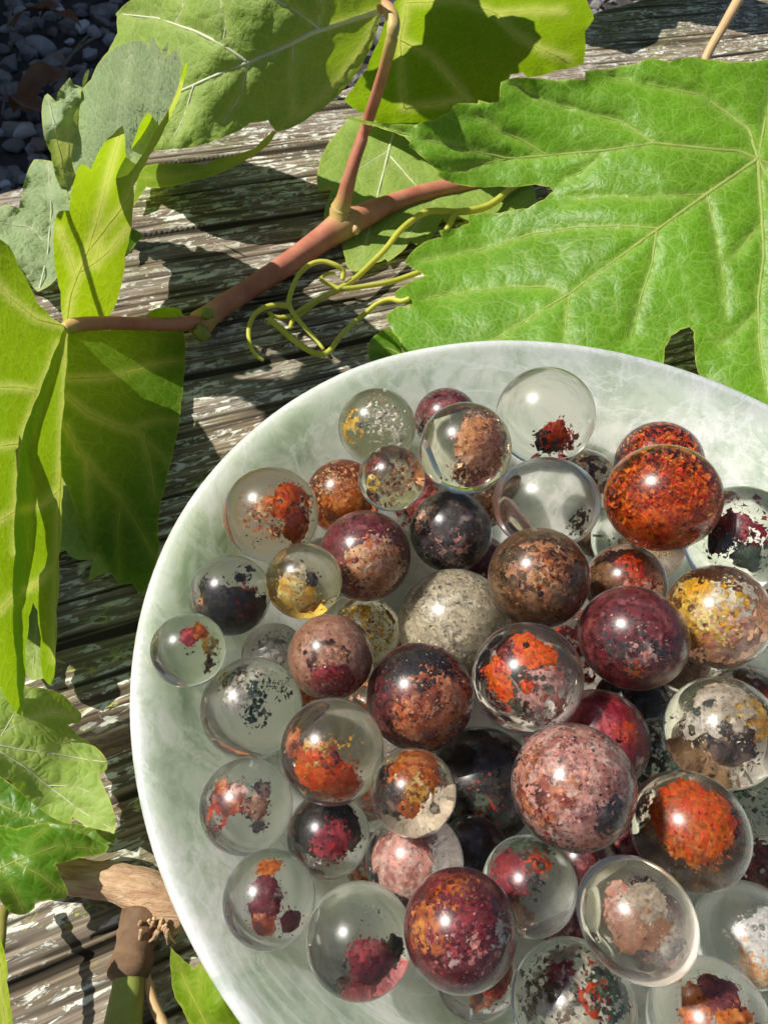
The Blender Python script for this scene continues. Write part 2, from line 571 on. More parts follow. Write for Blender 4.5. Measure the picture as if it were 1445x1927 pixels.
# ---- gravel in the corner beyond the bench
def rock(name, seed, sub=3):
    bm = bmesh.new()
    bmesh.ops.create_icosphere(bm, subdivisions=sub, radius=1)
    r = random.Random(seed)
    planes = []
    for k in range(14):
        n = Vector((r.gauss(0, 1), r.gauss(0, 1), r.gauss(0, 1))).normalized()
        planes.append((n, r.uniform(0.5, 0.85)))
    P = np.array([v.co[:] for v in bm.verts])
    nz = fbm(P * 2.2 + seed, seed, 3) - 0.5
    for v, q in zip(bm.verts, nz):
        c = v.co.copy()
        for n, dd in planes:
            e = c.dot(n) - dd
            if e > 0: c -= n * e * 0.97
        v.co = c * (1 + 0.26 * q)
        v.co.z *= 0.72
    for f in bm.faces: f.smooth = True
    me = bpy.data.meshes.new(name)
    bm.to_mesh(me); bm.free()
    return me
ROCK_M = [mat_simple('pale_stone', (0.52, 0.51, 0.50), (0.76, 0.75, 0.74), 30, 0.85, 0.004),
          mat_simple('blue_grey_stone', (0.27, 0.28, 0.29), (0.48, 0.48, 0.49), 50, 0.85, 0.004),
          mat_simple('dark_stone', (0.11, 0.105, 0.10), (0.31, 0.30, 0.29), 60, 0.85, 0.004),
          mat_simple('brown_stone', (0.19, 0.14, 0.11), (0.36, 0.29, 0.24), 45, 0.85, 0.004)]
rocks = {}
def rock_variant(v, m):
    if (v, m) not in rocks:
        me = rock('pebble', 100 + v)
        me.materials.append(ROCK_M[m])
        rocks[(v, m)] = me
    return rocks[(v, m)]
ROCK_LAB = ['pale smooth pebble in the shaded gravel beside the bench',
            'blue grey stone in the shaded gravel beside the bench',
            'dark speckled stone in the shaded gravel beside the bench',
            'brownish stone in the shaded gravel beside the bench']
def pebble(px, py, w, m, seed, asp=1.0, lift=0.35, rot=None):
    P = onz((px, py), GROUND + 0.012)
    s = w / 2 * pxsize(P)
    o = bpy.data.objects.new('pebble', rock_variant(seed % 7, m))
    o.location = (P[0], P[1], GROUND + s * lift)
    o.scale = (s * asp, s / asp, s * 0.95)
    o.rotation_euler = (random.uniform(-0.4, 0.4), random.uniform(-0.4, 0.4), rot if rot is not None else random.uniform(0, 6.28))
    link(o)
    tag(o, ('large ' if w >= 44 else 'small ' if w <= 30 else '') + ROCK_LAB[m], 'pebble', 'stones of the shaded gravel')
seen = [(78, 78, 62, 1, 1.0), (152, 41, 40, 0, 1.0), (30, 62, 38, 2, 1.0), (14, 108, 52, 2, 1.0), (190, 30, 42, 2, 1.0), (176, 48, 34, 1, 1.0),
        (106, 98, 44, 3, 1.0), (165, 92, 44, 1, 1.1), (48, 142, 38, 0, 1.3), (84, 126, 36, 2, 1.0), (50, 122, 26, 1, 1.0), (128, 64, 24, 0, 1.0),
        (38, 12, 40, 1, 1.3), (110, 6, 36, 0, 1.3), (150, 12, 30, 2, 1.0), (8, 40, 30, 1, 1.0), (4, 78, 28, 2, 1.0), (122, 158, 46, 3, 1.0),
        (180, 128, 40, 2, 1.0), (152, 134, 30, 1, 1.0), (44, 232, 52, 0, 1.1), (20, 200, 40, 2, 1.0), (76, 262, 60, 3, 1.0), (24, 260, 44, 2, 1.0),
        (84, 300, 36, 0, 1.5), (20, 310, 40, 2, 1.0), (46, 322, 34, 1, 1.2), (8, 330, 30, 0, 1.2), (60, 178, 34, 3, 1.0), (96, 215, 38, 2, 1.0),
        (205, 60, 30, 1, 1.0), (214, 12, 34, 2, 1.0), (232, 40, 30, 1, 1.0), (200, 100, 30, 3, 1.0), (70, 30, 28, 2, 1.0), (96, 45, 24, 3, 1.0),
        (130, 120, 24, 1, 1.0), (2, 155, 34, 2, 1.0), (2, 230, 30, 1, 1.0), (110, 250, 34, 2, 1.0), (120, 290, 30, 1, 1.0), (60, 345, 34, 2, 1.0)]
for i, (px, py, w, m, a) in enumerate(seen):
    pebble(px, py, w, m, i * 3 + 1, a)
# the small grit between the stones: nobody could count it
def scatter_rocks(name, n, box, sr, seed, mats):
    r = np.random.default_rng(seed)
    bm0 = bmesh.new()
    bmesh.ops.create_icosphere(bm0, subdivisions=1, radius=1)
    Vb = np.array([v.co[:] for v in bm0.verts]); Fb = np.array([[v.index for v in f.verts] for f in bm0.faces])
    bm0.free()
    Vs, Fs = [], []
    for k in range(n):
        s = sr[0] + (sr[1] - sr[0]) * r.random() ** 2
        V = Vb * (1 + 0.45 * (r.random((len(Vb), 1)) - 0.5)) * s * np.array([1, 0.8, 0.65])
        a = r.random() * 6.28
        R = np.array([[math.cos(a), -math.sin(a), 0], [math.sin(a), math.cos(a), 0], [0, 0, 1]])
        V = V @ R.T + np.array([r.uniform(box[0], box[1]), r.uniform(box[2], box[3]), GROUND + s * 0.25])
        Fs.append(Fb + len(Vb) * k); Vs.append(V)
    return mesh_np(name, np.vstack(Vs), np.vstack(Fs), smooth=False)
tag(obj('gravel', scatter_rocks('gravel', 5200, (-1.15, 0.3, 0.35, 1.9), (0.004, 0.017), 5, None), ROCK_M[2]),
    'small dark grit and pebbles covering the shaded ground', 'gravel', kind='stuff')
# dry leaves and twigs lying on it
M_dry = mat_simple('dry_leaf', (0.16, 0.075, 0.035), (0.27, 0.15, 0.08), 40, 0.8, 0.002, (0.25, 0.1, 0.03), 0.2)
def dry_leaf(px, py, L, Wd, ang, lab):
    P = onz((px, py), GROUND + 0.03)
    n = 9
    V, F = [], []
    for i in range(n):
        t = i / (n - 1)
        w = Wd * math.sin(math.pi * min(1, t * 0.94 + 0.04)) ** 0.8
        for s in (-1, 0, 1):
            V.append((L * (t - 0.5), s * w, 0.012 * math.sin(t * 3.1) + 0.35 * w * abs(s) + 0.004 * math.sin(9 * t + s)))
    for i in range(n - 1):
        for s in (0, 1):
            a = i * 3 + s
            F.append((a, a + 3, a + 4, a + 1))
    o = obj('dry_leaf', mesh_np('dry_leaf', V, F), M_dry, None, tuple(P - np.array([0, 0, 0.008])))
    o.rotation_euler = (random.uniform(-.2, .2), random.uniform(-.2, .2), ang)
    tag(o, lab, 'dry leaf')
dry_leaf(76, 22, 0.07, 0.010, 0.6, 'narrow curled brown dead leaf on the gravel')
dry_leaf(88, 158, 0.075, 0.022, 1.2, 'broad rust brown dead leaf over the stones')
dry_leaf(62, 205, 0.06, 0.02, -0.5, 'dark crumpled dead leaf on the gravel by the bench edge')
dry_leaf(112, 30, 0.06, 0.010, -0.3, 'small brown leaf strip between two pale pebbles')
M_twig = mat_simple('twig', (0.12, 0.09, 0.07), (0.24, 0.19, 0.15), 80, 0.85, 0.001)
for i, (a, b, lab) in enumerate([((118, 128), (172, 62), 'thin straight twig leaning across the gravel'),
                                 ((14, 58), (22, 0), 'short dark twig on the gravel near the corner stones'),
                                 ((126, 112), (190, 68), 'pale grass stalk lying on the gravel'),
                                 ((6, 215), (8, 150), 'crooked twig beside the dead leaves')]):
    A, B = onz(a, GROUND + 0.03), onz(b, GROUND + 0.03)
    mid = (A + B) / 2 + np.array([0.004, 0.0, 0.006])
    tag(obj('twig', tube_mesh('twig', [A, mid, B], [0.0016, 0.0014, 0.0010], 6, 0.2, i), M_twig), lab, 'twig')

# ================================================================== BOWL
IN_R, IN_D, IN_P = 0.0632, 0.0310, 2.5
def bowl_in(r):         # height of the inner surface
    return -IN_D * (1 - np.minimum(r / IN_R, 1.0) ** IN_P)
def bowl_mesh():
    prof = []
    for k in range(40):
        r = IN_R * (k / 39.0) ** 0.8
        prof.append((r, float(bowl_in(r)) - 0.0012))
    for k in range(1, 9):                                   # rounded lip, then out and down
        a = math.pi * k / 9
        prof.append((IN_R + 0.0009 - 0.0009 * math.cos(a), -0.0012 + 0.0010 * math.sin(a)))
    for k in range(1, 30):
        t = k / 29
        prof.append((RIM - 0.0001 - (RIM - 0.034) * t ** 2.2, -0.0012 - (-TABLE - 0.0012 - 0.0008) * t ** 0.9))
    prof.append((0.031, TABLE + 0.0003)); prof.append((0.0, TABLE + 0.0003))
    n = 192
    V, F = [], []
    for (r, z) in prof:
        for k in range(n):
            a = 2 * math.pi * k / n
            V.append((r * math.cos(a), r * math.sin(a), z))
    V = np.array(V)
    rr = np.hypot(V[:, 0], V[:, 1])
    nz = fbm(V * 38, 5, 3) - 0.5
    V[:, 2] += 0.0007 * nz * np.clip(rr / 0.05, 0, 1) * (V[:, 2] > TABLE + 0.002)
    V[:, :2] *= (1 + 0.006 * (fbm(V * 22 + 4, 8, 2) - 0.5) * np.clip(rr / 0.05, 0, 1))[:, None]
    m = len(prof)
    for i in range(m - 1):
        for k in range(n):
            k2 = (k + 1) % n
            F.append((i * n + k, i * n + k2, (i + 1) * n + k2, (i + 1) * n + k))
    me = mesh_np('bowl', V, F)
    bm = bmesh.new(); bm.from_mesh(me)
    bmesh.ops.remove_doubles(bm, verts=bm.verts, dist=1e-6)
    bmesh.ops.recalc_face_normals(bm, faces=bm.faces)
    bm.to_mesh(me); bm.free()
    return me
bowl = obj('selenite_bowl', bowl_mesh(), mat_selenite())
tag(bowl, 'round translucent white selenite bowl full of quartz balls on the bench', 'bowl')

# ================================================================== QUARTZ BALLS
PAL = {
 'red':    [(0.45, 0.05, 0.02), (0.60, 0.12, 0.03), (0.22, 0.02, 0.015), (0.5, 0.09, 0.05)],
 'orange': [(0.78, 0.15, 0.02), (0.88, 0.24, 0.03), (0.66, 0.10, 0.015), (0.85, 0.20, 0.04)],
 'rust':   [(0.45, 0.12, 0.03), (0.60, 0.22, 0.06), (0.30, 0.06, 0.02), (0.65, 0.30, 0.12)],
 'maroon': [(0.13, 0.02, 0.025), (0.22, 0.045, 0.05), (0.06, 0.01, 0.015), (0.3, 0.10, 0.10)],
 'wine':   [(0.30, 0.04, 0.06), (0.20, 0.025, 0.035), (0.42, 0.09, 0.10)],
 'black':  [(0.012, 0.010, 0.010), (0.03, 0.025, 0.024), (0.05, 0.035, 0.03)],
 'smoke':  [(0.05, 0.04, 0.038), (0.10, 0.08, 0.075), (0.03, 0.025, 0.025), (0.3, 0.22, 0.2)],
 'pink':   [(0.75, 0.42, 0.36), (0.62, 0.32, 0.27), (0.85, 0.58, 0.52), (0.42, 0.2, 0.17)],
 'rose':   [(0.60, 0.40, 0.38), (0.75, 0.55, 0.52), (0.45, 0.25, 0.22), (0.7, 0.35, 0.3)],
 'peach':  [(0.85, 0.52, 0.34), (0.75, 0.35, 0.18), (0.9, 0.65, 0.48), (0.60, 0.22, 0.09)],
 'copper': [(0.55, 0.20, 0.11), (0.72, 0.36, 0.22), (0.35, 0.09, 0.05), (0.15, 0.05, 0.04)],
 'tan':    [(0.52, 0.28, 0.16), (0.66, 0.38, 0.24), (0.40, 0.18, 0.09), (0.75, 0.5, 0.38)],
 'brown':  [(0.20, 0.11, 0.06), (0.30, 0.17, 0.09), (0.10, 0.055, 0.03), (0.4, 0.26, 0.16)],
 'umber':  [(0.12, 0.08, 0.05), (0.20, 0.14, 0.09), (0.07, 0.05, 0.035)],
 'gold':   [(0.70, 0.40, 0.07), (0.80, 0.56, 0.20), (0.50, 0.24, 0.03), (0.85, 0.66, 0.36)],
 'white':  [(0.86, 0.84, 0.80), (0.75, 0.73, 0.70), (0.92, 0.90, 0.88)],
 'cream':  [(0.60, 0.54, 0.44), (0.74, 0.68, 0.58), (0.45, 0.40, 0.32), (0.8, 0.76, 0.7)],
 'grey':   [(0.34, 0.31, 0.28), (0.48, 0.44, 0.41), (0.2, 0.18, 0.17)],
 'green':  [(0.05, 0.085, 0.06), (0.11, 0.15, 0.10), (0.03, 0.045, 0.035)],
 'mauve':  [(0.42, 0.27, 0.20), (0.48, 0.32, 0.25), (0.37, 0.22, 0.16)],
}
for _k in PAL:                     # the minerals are strongly coloured
    _c = np.array(PAL[_k]); _m = _c.mean(1, keepdims=True)
    _s, _g = (1.0, 1.05) if _k in ('white', 'cream', 'grey', 'black', 'smoke', 'green') else (1.28, 1.22)
    PAL[_k] = [tuple(x) for x in np.clip((_m + (_c - _m) * _s) * _g, 0.004, 0.95)]
bmx = bmesh.new()
bmesh.ops.create_icosphere(bmx, subdivisions=5, radius=1)
ICO_V = np.array([v.co[:] for v in bmx.verts])
ICO_F = np.array([[v.index for v in f.verts] for f in bmx.faces])
bmx.free()
bmx = bmesh.new()
bmesh.ops.create_icosphere(bmx, subdivisions=6, radius=1)
BALL_V = np.array([v.co[:] for v in bmx.verts])
BALL_F = np.array([[v.index for v in f.verts] for f in bmx.faces])
bmx.free()
M_inc = mat_inclusion()
TINTS = {'c': (0.97, 0.96, 0.94), 'y': (0.97, 0.94, 0.84), 's': (0.88, 0.83, 0.76), 'g': (0.95, 0.95, 0.90), 'p': (0.95, 0.88, 0.84)}
M_q, BALL = {}, {}
for k, v in TINTS.items():
    M_q[k] = mat_quartz('quartz_' + {'c': 'clear', 'y': 'yellowish', 's': 'smoky', 'g': 'greenish', 'p': 'pinkish'}[k], v)
    BALL[k] = mesh_np('quartz_body', BALL_V, BALL_F)
    BALL[k].materials.append(M_q[k])

def palmix(P, pal, seed, f=3.5):
    C = np.array(PAL[pal])
    a = fbm(P * f + seed * 3.1, seed, 3)
    a = np.clip((a - 0.28) / 0.44, 0, 0.9999) * len(C)
    b = _hash(np.floor(P[:, 0] * 1e4).astype(np.int64), np.floor(P[:, 1] * 1e4).astype(np.int64), np.floor(P[:, 2] * 1e4).astype(np.int64), seed)
    i = np.clip(np.floor(a + (b - 0.5) * 0.35).astype(int), 0, len(C) - 1)
    j = np.clip(i + 1, 0, len(C) - 1)
    t = (a - np.floor(a))[:, None]
    return (C[i] * (1 - 0.5 * t) + C[j] * 0.5 * t) * (0.93 + 0.14 * b[:, None])

def inc_patch(d, ang, rho, rag, pal, seed, holes=0.0):
    """ragged curved sheet of mineral just under the surface, centred on direction d"""
    d = np.array(d, float); d /= np.linalg.norm(d)
    c = np.clip(ICO_V @ d, -1, 1)
    t = np.degrees(np.arccos(c)) / ang
    t = t + rag * 2.0 * (fbm(ICO_V * 2.6 + seed, seed, 5) - 0.5)
    t = t + 0.30 * (fbm(ICO_V * 9 + seed, seed + 3, 3) - 0.5)
    hl = 0.55 * fbm(ICO_V * 5 + seed * 2, seed + 5, 3) + 0.45 * fbm(ICO_V * 21 + seed, seed + 8, 2)
    keepv = (t < 0.9) & (hl > holes)
    kf = keepv[ICO_F].all(axis=1)
    F = ICO_F[kf]
    if len(F) == 0: return None
    used = np.unique(F)
    mp = -np.ones(len(ICO_V), int); mp[used] = np.arange(len(used))
    n = ICO_V[used]
    r = rho * (1.02 - 0.11 * np.abs(fbm(n * 7 + seed, seed + 2, 2) - 0.5) * 2 - 0.07 * vnoise(n * 17, seed + 6) - 0.03 * vnoise(n * 38, seed) - 0.10 * np.clip(t[used] - 0.55, 0, 1))
    V = n * np.minimum(r, 0.965)[:, None]
    Cc = palmix(n, pal, seed)
    # glittering grains standing on the sheet
    rg = np.random.default_rng(seed)
    pool = np.where((t < 1.08) & ((hl > holes - 0.04)))[0]
    m = min(1600, int(len(pool) * 0.5) + 20)
    pi = pool[rg.integers(0, len(pool), m)]
    size = 0.016 + 0.042 * rg.random((m, 1)) ** 2
    Pc = ICO_V[pi] * rho * rg.uniform(0.93, 1.015, (m, 1)) + rg.normal(0, 0.012, (m, 3))
    a = rg.normal(0, 1, (m, 3)); a /= np.linalg.norm(a, axis=1)[:, None]
    b = rg.normal(0, 1, (m, 3)); b -= a * (a * b).sum(1)[:, None]; b /= np.linalg.norm(b, axis=1)[:, None]
    q = np.stack([Pc + a * size, Pc + b * size * 0.6, Pc - a * size * 0.8, Pc - b * size * 0.55], axis=1).reshape(-1, 3)
    nrm = np.linalg.norm(q, axis=1)[:, None]
    q = q * np.minimum(1, 0.972 / nrm)
    f = np.arange(4 * m).reshape(m, 4) + len(V)
    T = np.vstack([f[:, [0, 1, 2]], f[:, [0, 2, 3]]])
    gc = np.repeat(np.clip(palmix(ICO_V[pi], pal, seed) * (0.6 + 1.1 * rg.random((m, 1)) ** 1.6), 0, 0.95), 4, axis=0)
    return np.vstack([V, q]), np.vstack([mp[F], T]), np.vstack([Cc, gc])

def inc_flakes(c, spread, n, size, pal, seed, rmax=0.95):
    rg = np.random.default_rng(seed)
    c = np.array(c, float); spread = np.array(spread, float) * np.ones(3)
    P = c + rg.normal(0, 1, (n * 3, 3)) * spread
    # keep a clumpy subset inside the ball
    cl = fbm(P * 6 + seed, seed, 2)
    ok = (np.linalg.norm(P, axis=1) < rmax - size * 0.6) & (cl > 0.42)
    P = P[ok][:n]
    m = len(P)
    a = rg.normal(0, 1, (m, 3)); a /= np.linalg.norm(a, axis=1)[:, None]
    b = rg.normal(0, 1, (m, 3)); b -= a * (a * b).sum(1)[:, None]; b /= np.linalg.norm(b, axis=1)[:, None]
    nn = np.cross(a, b)
    s = size * (0.35 + 1.3 * rg.random((m, 1)) ** 1.8)
    q = np.stack([P + a * s * rg.uniform(0.7, 1.2, (m, 1)), P + b * s * rg.uniform(0.3, 0.9, (m, 1)) + nn * s * 0.25,
                  P - a * s * rg.uniform(0.6, 1.1, (m, 1)), P - b * s * rg.uniform(0.3, 0.9, (m, 1)) + nn * s * 0.2], axis=1)
    V = q.reshape(-1, 3)
    F = np.arange(4 * m).reshape(m, 4)
    T = np.vstack([F[:, [0, 1, 2]], F[:, [0, 2, 3]]])
    C = np.repeat(np.array(PAL[pal])[rg.integers(0, len(PAL[pal]), m)] * (0.7 + 0.6 * rg.random((m, 1))), 4, axis=0)
    return V, T, C

def dirp(sx, sy, back=False):
    z = math.sqrt(max(0.02, 1 - sx * sx - sy * sy))
    return (sx, sy, -z if back else z)

# P(sx, sy, ang, palette, rag, rho, back, holes)  ragged sheet;  K(sx, sy, sz, spread, n, size, palette)  cloud of flakes
def P_(sx, sy, ang, pal, rag=0.8, rho=0.93, back=False, holes=0.0): return ('P', sx, sy, ang, pal, rag, rho, back, holes)
def K_(sx, sy, sz, spread, n, size, pal): return ('K', sx, sy, sz, spread, n, size, pal)

# (px, py, px radius, tint, stretch, inclusions, label) - from the bottom of the heap to its top
S = [
 # ---- lowest stones, first the fillers added to darken pale gaps
 (1185, 1612, 62, 'c', None, [P_(0, 0, 170, 'maroon', .4, .95, False, .2)], 'dark maroon filler ball added deep under the orange capped ball'),
 (1330, 1272, 58, 's', None, [P_(0, 0, 160, 'brown', .4, .95, False, .25)], 'brown filler ball added in the gap below the golden ball'),
 (1040, 1384, 60, 'c', None, [P_(0, 0, 170, 'maroon', .4, .95, False, .2)], 'dark maroon filler ball added under the orange blotched clear ball'),
 (822, 1424, 60, 's', None, [P_(0, 0, 150, 'copper', .5, .95, False, .3)], 'copper brown filler ball added deep below the copper sparkling ball'),
 (985, 1150, 56, 's', None, [P_(0, 0, 140, 'rust', .5, .95, False, .3)], 'rusty filler ball added in the gap beside the cloudy cream ball'),
 (757, 1245, 56, 's', None, [P_(0, 0, 140, 'brown', .6, .95, False, .3)], 'brown filler ball added low between mauve ball and cloudy cream ball'),
 (1128, 1000, 52, 's', None, [P_(0, 0, 140, 'umber', .6, .95, False, .3)], 'olive filler ball added in the gap right of the empty oval ball'),
 (700, 1622, 52, 's', None, [P_(0, 0, 120, 'copper', .7, .95, False, .35)], 'brownish filler ball added low beside the half pink ball'),
 (1165, 1470, 54, 'c', None, [P_(0, 0, 170, 'black', .4, .95, False, .2)], 'black filler ball added in the dark hollow behind the pale pink ball'),
 (1098, 905, 60, 's', None, [P_(0.1, 0.1, 70, 'umber', 0.9, 0.9, False, 0.42), K_(-.1, .4, .3, .25, 120, .07, 'rust')], 'olive brown ball wedged below the big empty clear ball'),
 (1239, 875, 82, 'c', None, [K_(0, .1, 0, .45, 900, .085, 'orange'), P_(0, -.4, 95, 'maroon', 0.5, 0.8, True)], 'dark ball with orange flakes tucked behind the bright orange flaked ball'),
 (1202, 1013, 88, 'g', None, [K_(.5, -.1, .3, .12, 60, .06, 'gold'), P_(.3, -.3, 40, 'umber', .7, .8, True)], 'greenish clear ball underneath the bright orange flaked ball'),
 (839, 790, 60, 'c', None, [P_(0, .1, 150, 'maroon', 0.6, 0.9, False, 0.36), K_(.3, .5, .4, .25, 260, .07, 'rose'), K_(-.3, 0, .5, .3, 200, .06, 'wine')], 'dark maroon ball half hidden behind ball with pinkish brown flakes'),
 (800, 948, 62, 'c', None, [K_(0, 0, .2, .4, 500, .09, 'red'), P_(0, 0, 60, 'wine', 1.0, .85, False, .45)], 'clear ball with dark red flecks under the small yellow rimmed ball'),
 (905, 945, 52, 's', None, [K_(0, 0, .2, .4, 500, .09, 'rust'), P_(.2, 0, 80, 'brown', .9, .85, False, .4)], 'brown red ball in the gap below the pinkish brown flaked ball'),
 (612, 1072, 62, 'g', None, [K_(-.2, -.2, .2, .15, 20, .05, 'grey')], 'plain clear ball hidden behind the small amber ball'),
 (905, 1066, 58, 'c', None, [P_(0, 0, 170, 'maroon', .4, .9, False, .3), K_(.2, .2, .6, .2, 100, .08, 'red')], 'dark red ball in the gap beneath the black sparkling ball'),
 (646, 935, 71, 'y', None, [K_(-.05, .15, .45, .33, 1500, .06, 'peach'), P_(0.1, -.55, 60, 'rust', .6, .85), P_(0, -.2, 75, 'rust', .7, .75, True)], 'ball packed with bright peach flakes behind the small yellow rimmed ball'),
 (515, 1232, 60, 'c', None, [K_(.1, .3, .4, .35, 160, .07, 'grey'), P_(0, .2, 45, 'grey', 1.0, .9, False, .45)], 'clear ball with grey flecks low between the black ball and mauve ball'),
 (690, 1186, 64, 'y', None, [P_(0, .1, 80, 'gold', 1.0, .92, False, .46), K_(0.2, .1, .4, .35, 260, .06, 'brown')], 'clear ball with amber stains below the maroon and peach ball'),
 (1080, 1222, 76, 'p', None, [P_(.2, 0, 70, 'red', .9, .9, False, .4), K_(0, .2, .4, .4, 200, .08, 'pink')], 'pinkish red ball deep in the gap beside the orange blotched clear ball'),
 (1290, 1250, 56, 's', None, [P_(.4, -.1, 50, 'mauve', .8, .9, False, .35)], 'smoky clear ball under the purple black ball and the golden ball'),
 (580, 1302, 48, 'y', None, [P_(0, 0, 120, 'rust', .7, .9, False, .35)], 'rusty orange ball low between clear ball and mauve ball'),
 (700, 1335, 62, 'p', None, [P_(0, .2, 70, 'tan', .9, .9, False, .42)], 'tan clear ball in the gap under the copper sparkling ball'),
 (1190, 1330, 74, 'c', None, [P_(0, 0, 175, 'black', .3, .92, False, .2), K_(.2, .2, .6, .2, 80, .08, 'maroon')], 'almost black ball deep in the hollow below the purple black ball'),
 (1400, 1322, 72, 's', None, [P_(-.3, .3, 70, 'brown', .9, .92, False, .36), P_(.4, .1, 40, 'orange', .8, .9)], 'dark brown ball behind the yellow and grey streaked ball'),
 (1242, 1420, 68, 'g', None, [P_(0, 0, 130, 'green', .7, .92, False, .42), K_(0, 0, .5, .4, 160, .08, 'umber')], 'dark mossy green ball deep between dark red ball and orange capped ball'),
 (1125, 1393, 94, 'c', None, [P_(-.2, .2, 120, 'wine', .5, .93, False, .3), P_(.7, .2, 22, 'red', .8, .95), P_(0, -.2, 120, 'maroon', .4, .8, True)], 'deep wine red ball partly covered by the pale pink sparkling ball'),
 (735, 1392, 72, 'c', None, [K_(0, 0, .3, .3, 50, .05, 'white')], 'clear ball squeezed beside the copper sparkling ball'),
 (690, 1480, 62, 'p', None, [P_(.1, .1, 80, 'copper', 1.0, .9, False, .46), K_(0, 0, .3, .3, 100, .06, 'rose')], 'brownish clear ball beneath the orange bottomed ball'),
 (905, 1476, 106, 'c', None, [P_(0, .25, 110, 'black', .35, .93, False, .22), P_(.2, -.6, 42, 'red', .6, .9), P_(0, 0, 150, 'black', .3, .8, True), P_(-.2, -.5, 35, 'green', .9, .94, False, .4)], 'large black ball with dark red underside in the middle of the heap'),
 (890, 1602, 64, 'c', None, [P_(0, 0, 170, 'black', .4, .92, False, .2)], 'black ball in the gap below the large black ball'),
 (1092, 1620, 66, 'c', None, [P_(0, 0, 160, 'maroon', .4, .92, False, .3)], 'dark maroon ball hidden under the pale pink sparkling ball'),
 (1076, 1756, 54, 'c', None, [P_(0, 0, 150, 'maroon', .5, .92, False, .3)], 'small maroon ball low between the red green ball and the egg shaped stone'),
 (1432, 1522, 82, 'g', None, [K_(-.2, .2, .5, .3, 60, .10, 'green'), K_(-.3, -.2, .4, .2, 40, .1, 'grey')], 'clear ball with green black specks right of the orange capped ball'),
 (1445, 1640, 64, 'c', None, [P_(-.2, .1, 80, 'maroon', .8, .92, False, .35)], 'clear ball with dark maroon flakes behind the orange capped ball'),
 (1455, 1105, 52, 'c', None, [P_(-.3, .1, 70, 'red', .7, .92, False, .3)], 'small dark red ball beside the golden ball'),
 (895, 1830, 80, 'c', None, [P_(.6, -.1, 40, 'red', .8, .93), P_(.1, -.65, 26, 'copper', 1.0, .92, False, .4)], 'clear ball with red spots beneath the big purple ball'),
 (1392, 1016, 102, 'g', None, [P_(-.15, .35, 22, 'wine', 1.2, .92, False, .36), P_(.25, .15, 24, 'wine', 1.2, .93, False, .4), P_(-.45, .02, 20, 'black', .9, .93), P_(.2, -.4, 22, 'green', 1.0, .93), K_(0, .2, .4, .3, 160, .09, 'maroon')], 'clear greenish ball with wine red and black clusters by the bowl wall'),
 # ---- middle stones
 (709, 803, 73, 'y', None, [P_(-.8, 0, 34, 'gold', .9, .93, False, .42), K_(.15, .12, .25, .2, 220, .075, 'white'), K_(.6, -.25, .3, .12, 80, .09, 'white'), K_(-.35, .1, .5, .1, 25, .07, 'grey'), K_(0, .75, .3, .2, 60, .04, 'peach')], 'clear ball with white crystals and yellow edge by the bowl wall'),
 (1025, 784, 93, 'g', None, [P_(.25, -.52, 24, 'red', 1.0, .93), P_(.05, -.66, 24, 'black', 1.0, .92), K_(.3, -.5, .45, .14, 160, .10, 'red'), P_(.1, -.7, 26, 'maroon', .8, .85, True)], 'large clear ball with red and black flakes only at its bottom'),
 (1027, 948, 94, 'c', (1.14, 0), [K_(.75, -.5, .2, .1, 60, .06, 'smoke'), P_(.85, -.4, 18, 'smoke', 1.0, .95, False, .4)], 'big empty clear ball, slightly oval'),
 (510, 967, 90, 's', None, [P_(.55, .3, 36, 'orange', .9, .92, False, .34), P_(-.1, .12, 24, 'peach', 1.2, .92, False, .42), P_(.62, -.45, 26, 'rust', .9, .92), K_(.45, .05, .5, .22, 260, .09, 'rust'), K_(-.35, .05, .6, .15, 120, .08, 'peach'), K_(.15, -.4, .6, .06, 40, .12, 'peach'), P_(.35, -.8, 24, 'tan', .5, .85, True), K_(-.4, -.6, .3, .15, 14, .05, 'black')], 'smoky clear ball with branching orange inclusions near the bowl wall'),
 (434, 1120, 76, 'c', None, [P_(.1, -.75, 66, 'black', .5, 1.0), P_(-.65, .25, 24, 'black', .9, .93), P_(.35, -.15, 27, 'maroon', 1.1, .93), P_(-.75, -.45, 22, 'copper', .9, .94), K_(.35, -.2, .65, .17, 200, .10, 'wine'), P_(.25, .6, 13, 'black', 1.0, .9), K_(.45, .55, .4, .1, 16, .12, 'black')], 'clear ball with black base and dark red crystals'),
 (848, 1000, 77, 'c', None, [P_(.3, .15, 105, 'smoke', .5, .93, False, .25), P_(-.75, .3, 28, 'pink', 1.0, .94, False, .4), P_(0, -.6, 38, 'rose', 1.3, .95, False, .48), K_(0, -.55, .6, .25, 200, .05, 'rose'), P_(0, 0, 100, 'black', .3, .8, True)], 'black ball with greyish pink sparkles in the upper part of the heap'),
 (855, 1176, 106, 'y', None, [P_(0, -.1, 175, 'cream', .3, .92, False, .12), K_(0, -.2, .75, .4, 900, .05, 'white'), K_(-.1, .5, .4, .3, 200, .06, 'grey'), P_(0, 0, 150, 'cream', .3, .85, True)], 'large cloudy cream white ball in the middle of the heap'),
 (1176, 1099, 75, 's', None, [P_(.1, .5, 32, 'red', .9, .93, False, .38), P_(.35, -.2, 34, 'pink', 1.0, .93, False, .4), P_(.6, .1, 30, 'red', 1.0, .92, False, .42), P_(-.6, -.1, 55, 'brown', .6, .9), P_(0, 0, 110, 'mauve', .3, .8, True)], 'brown ball with coral red patches behind the purple black ball'),
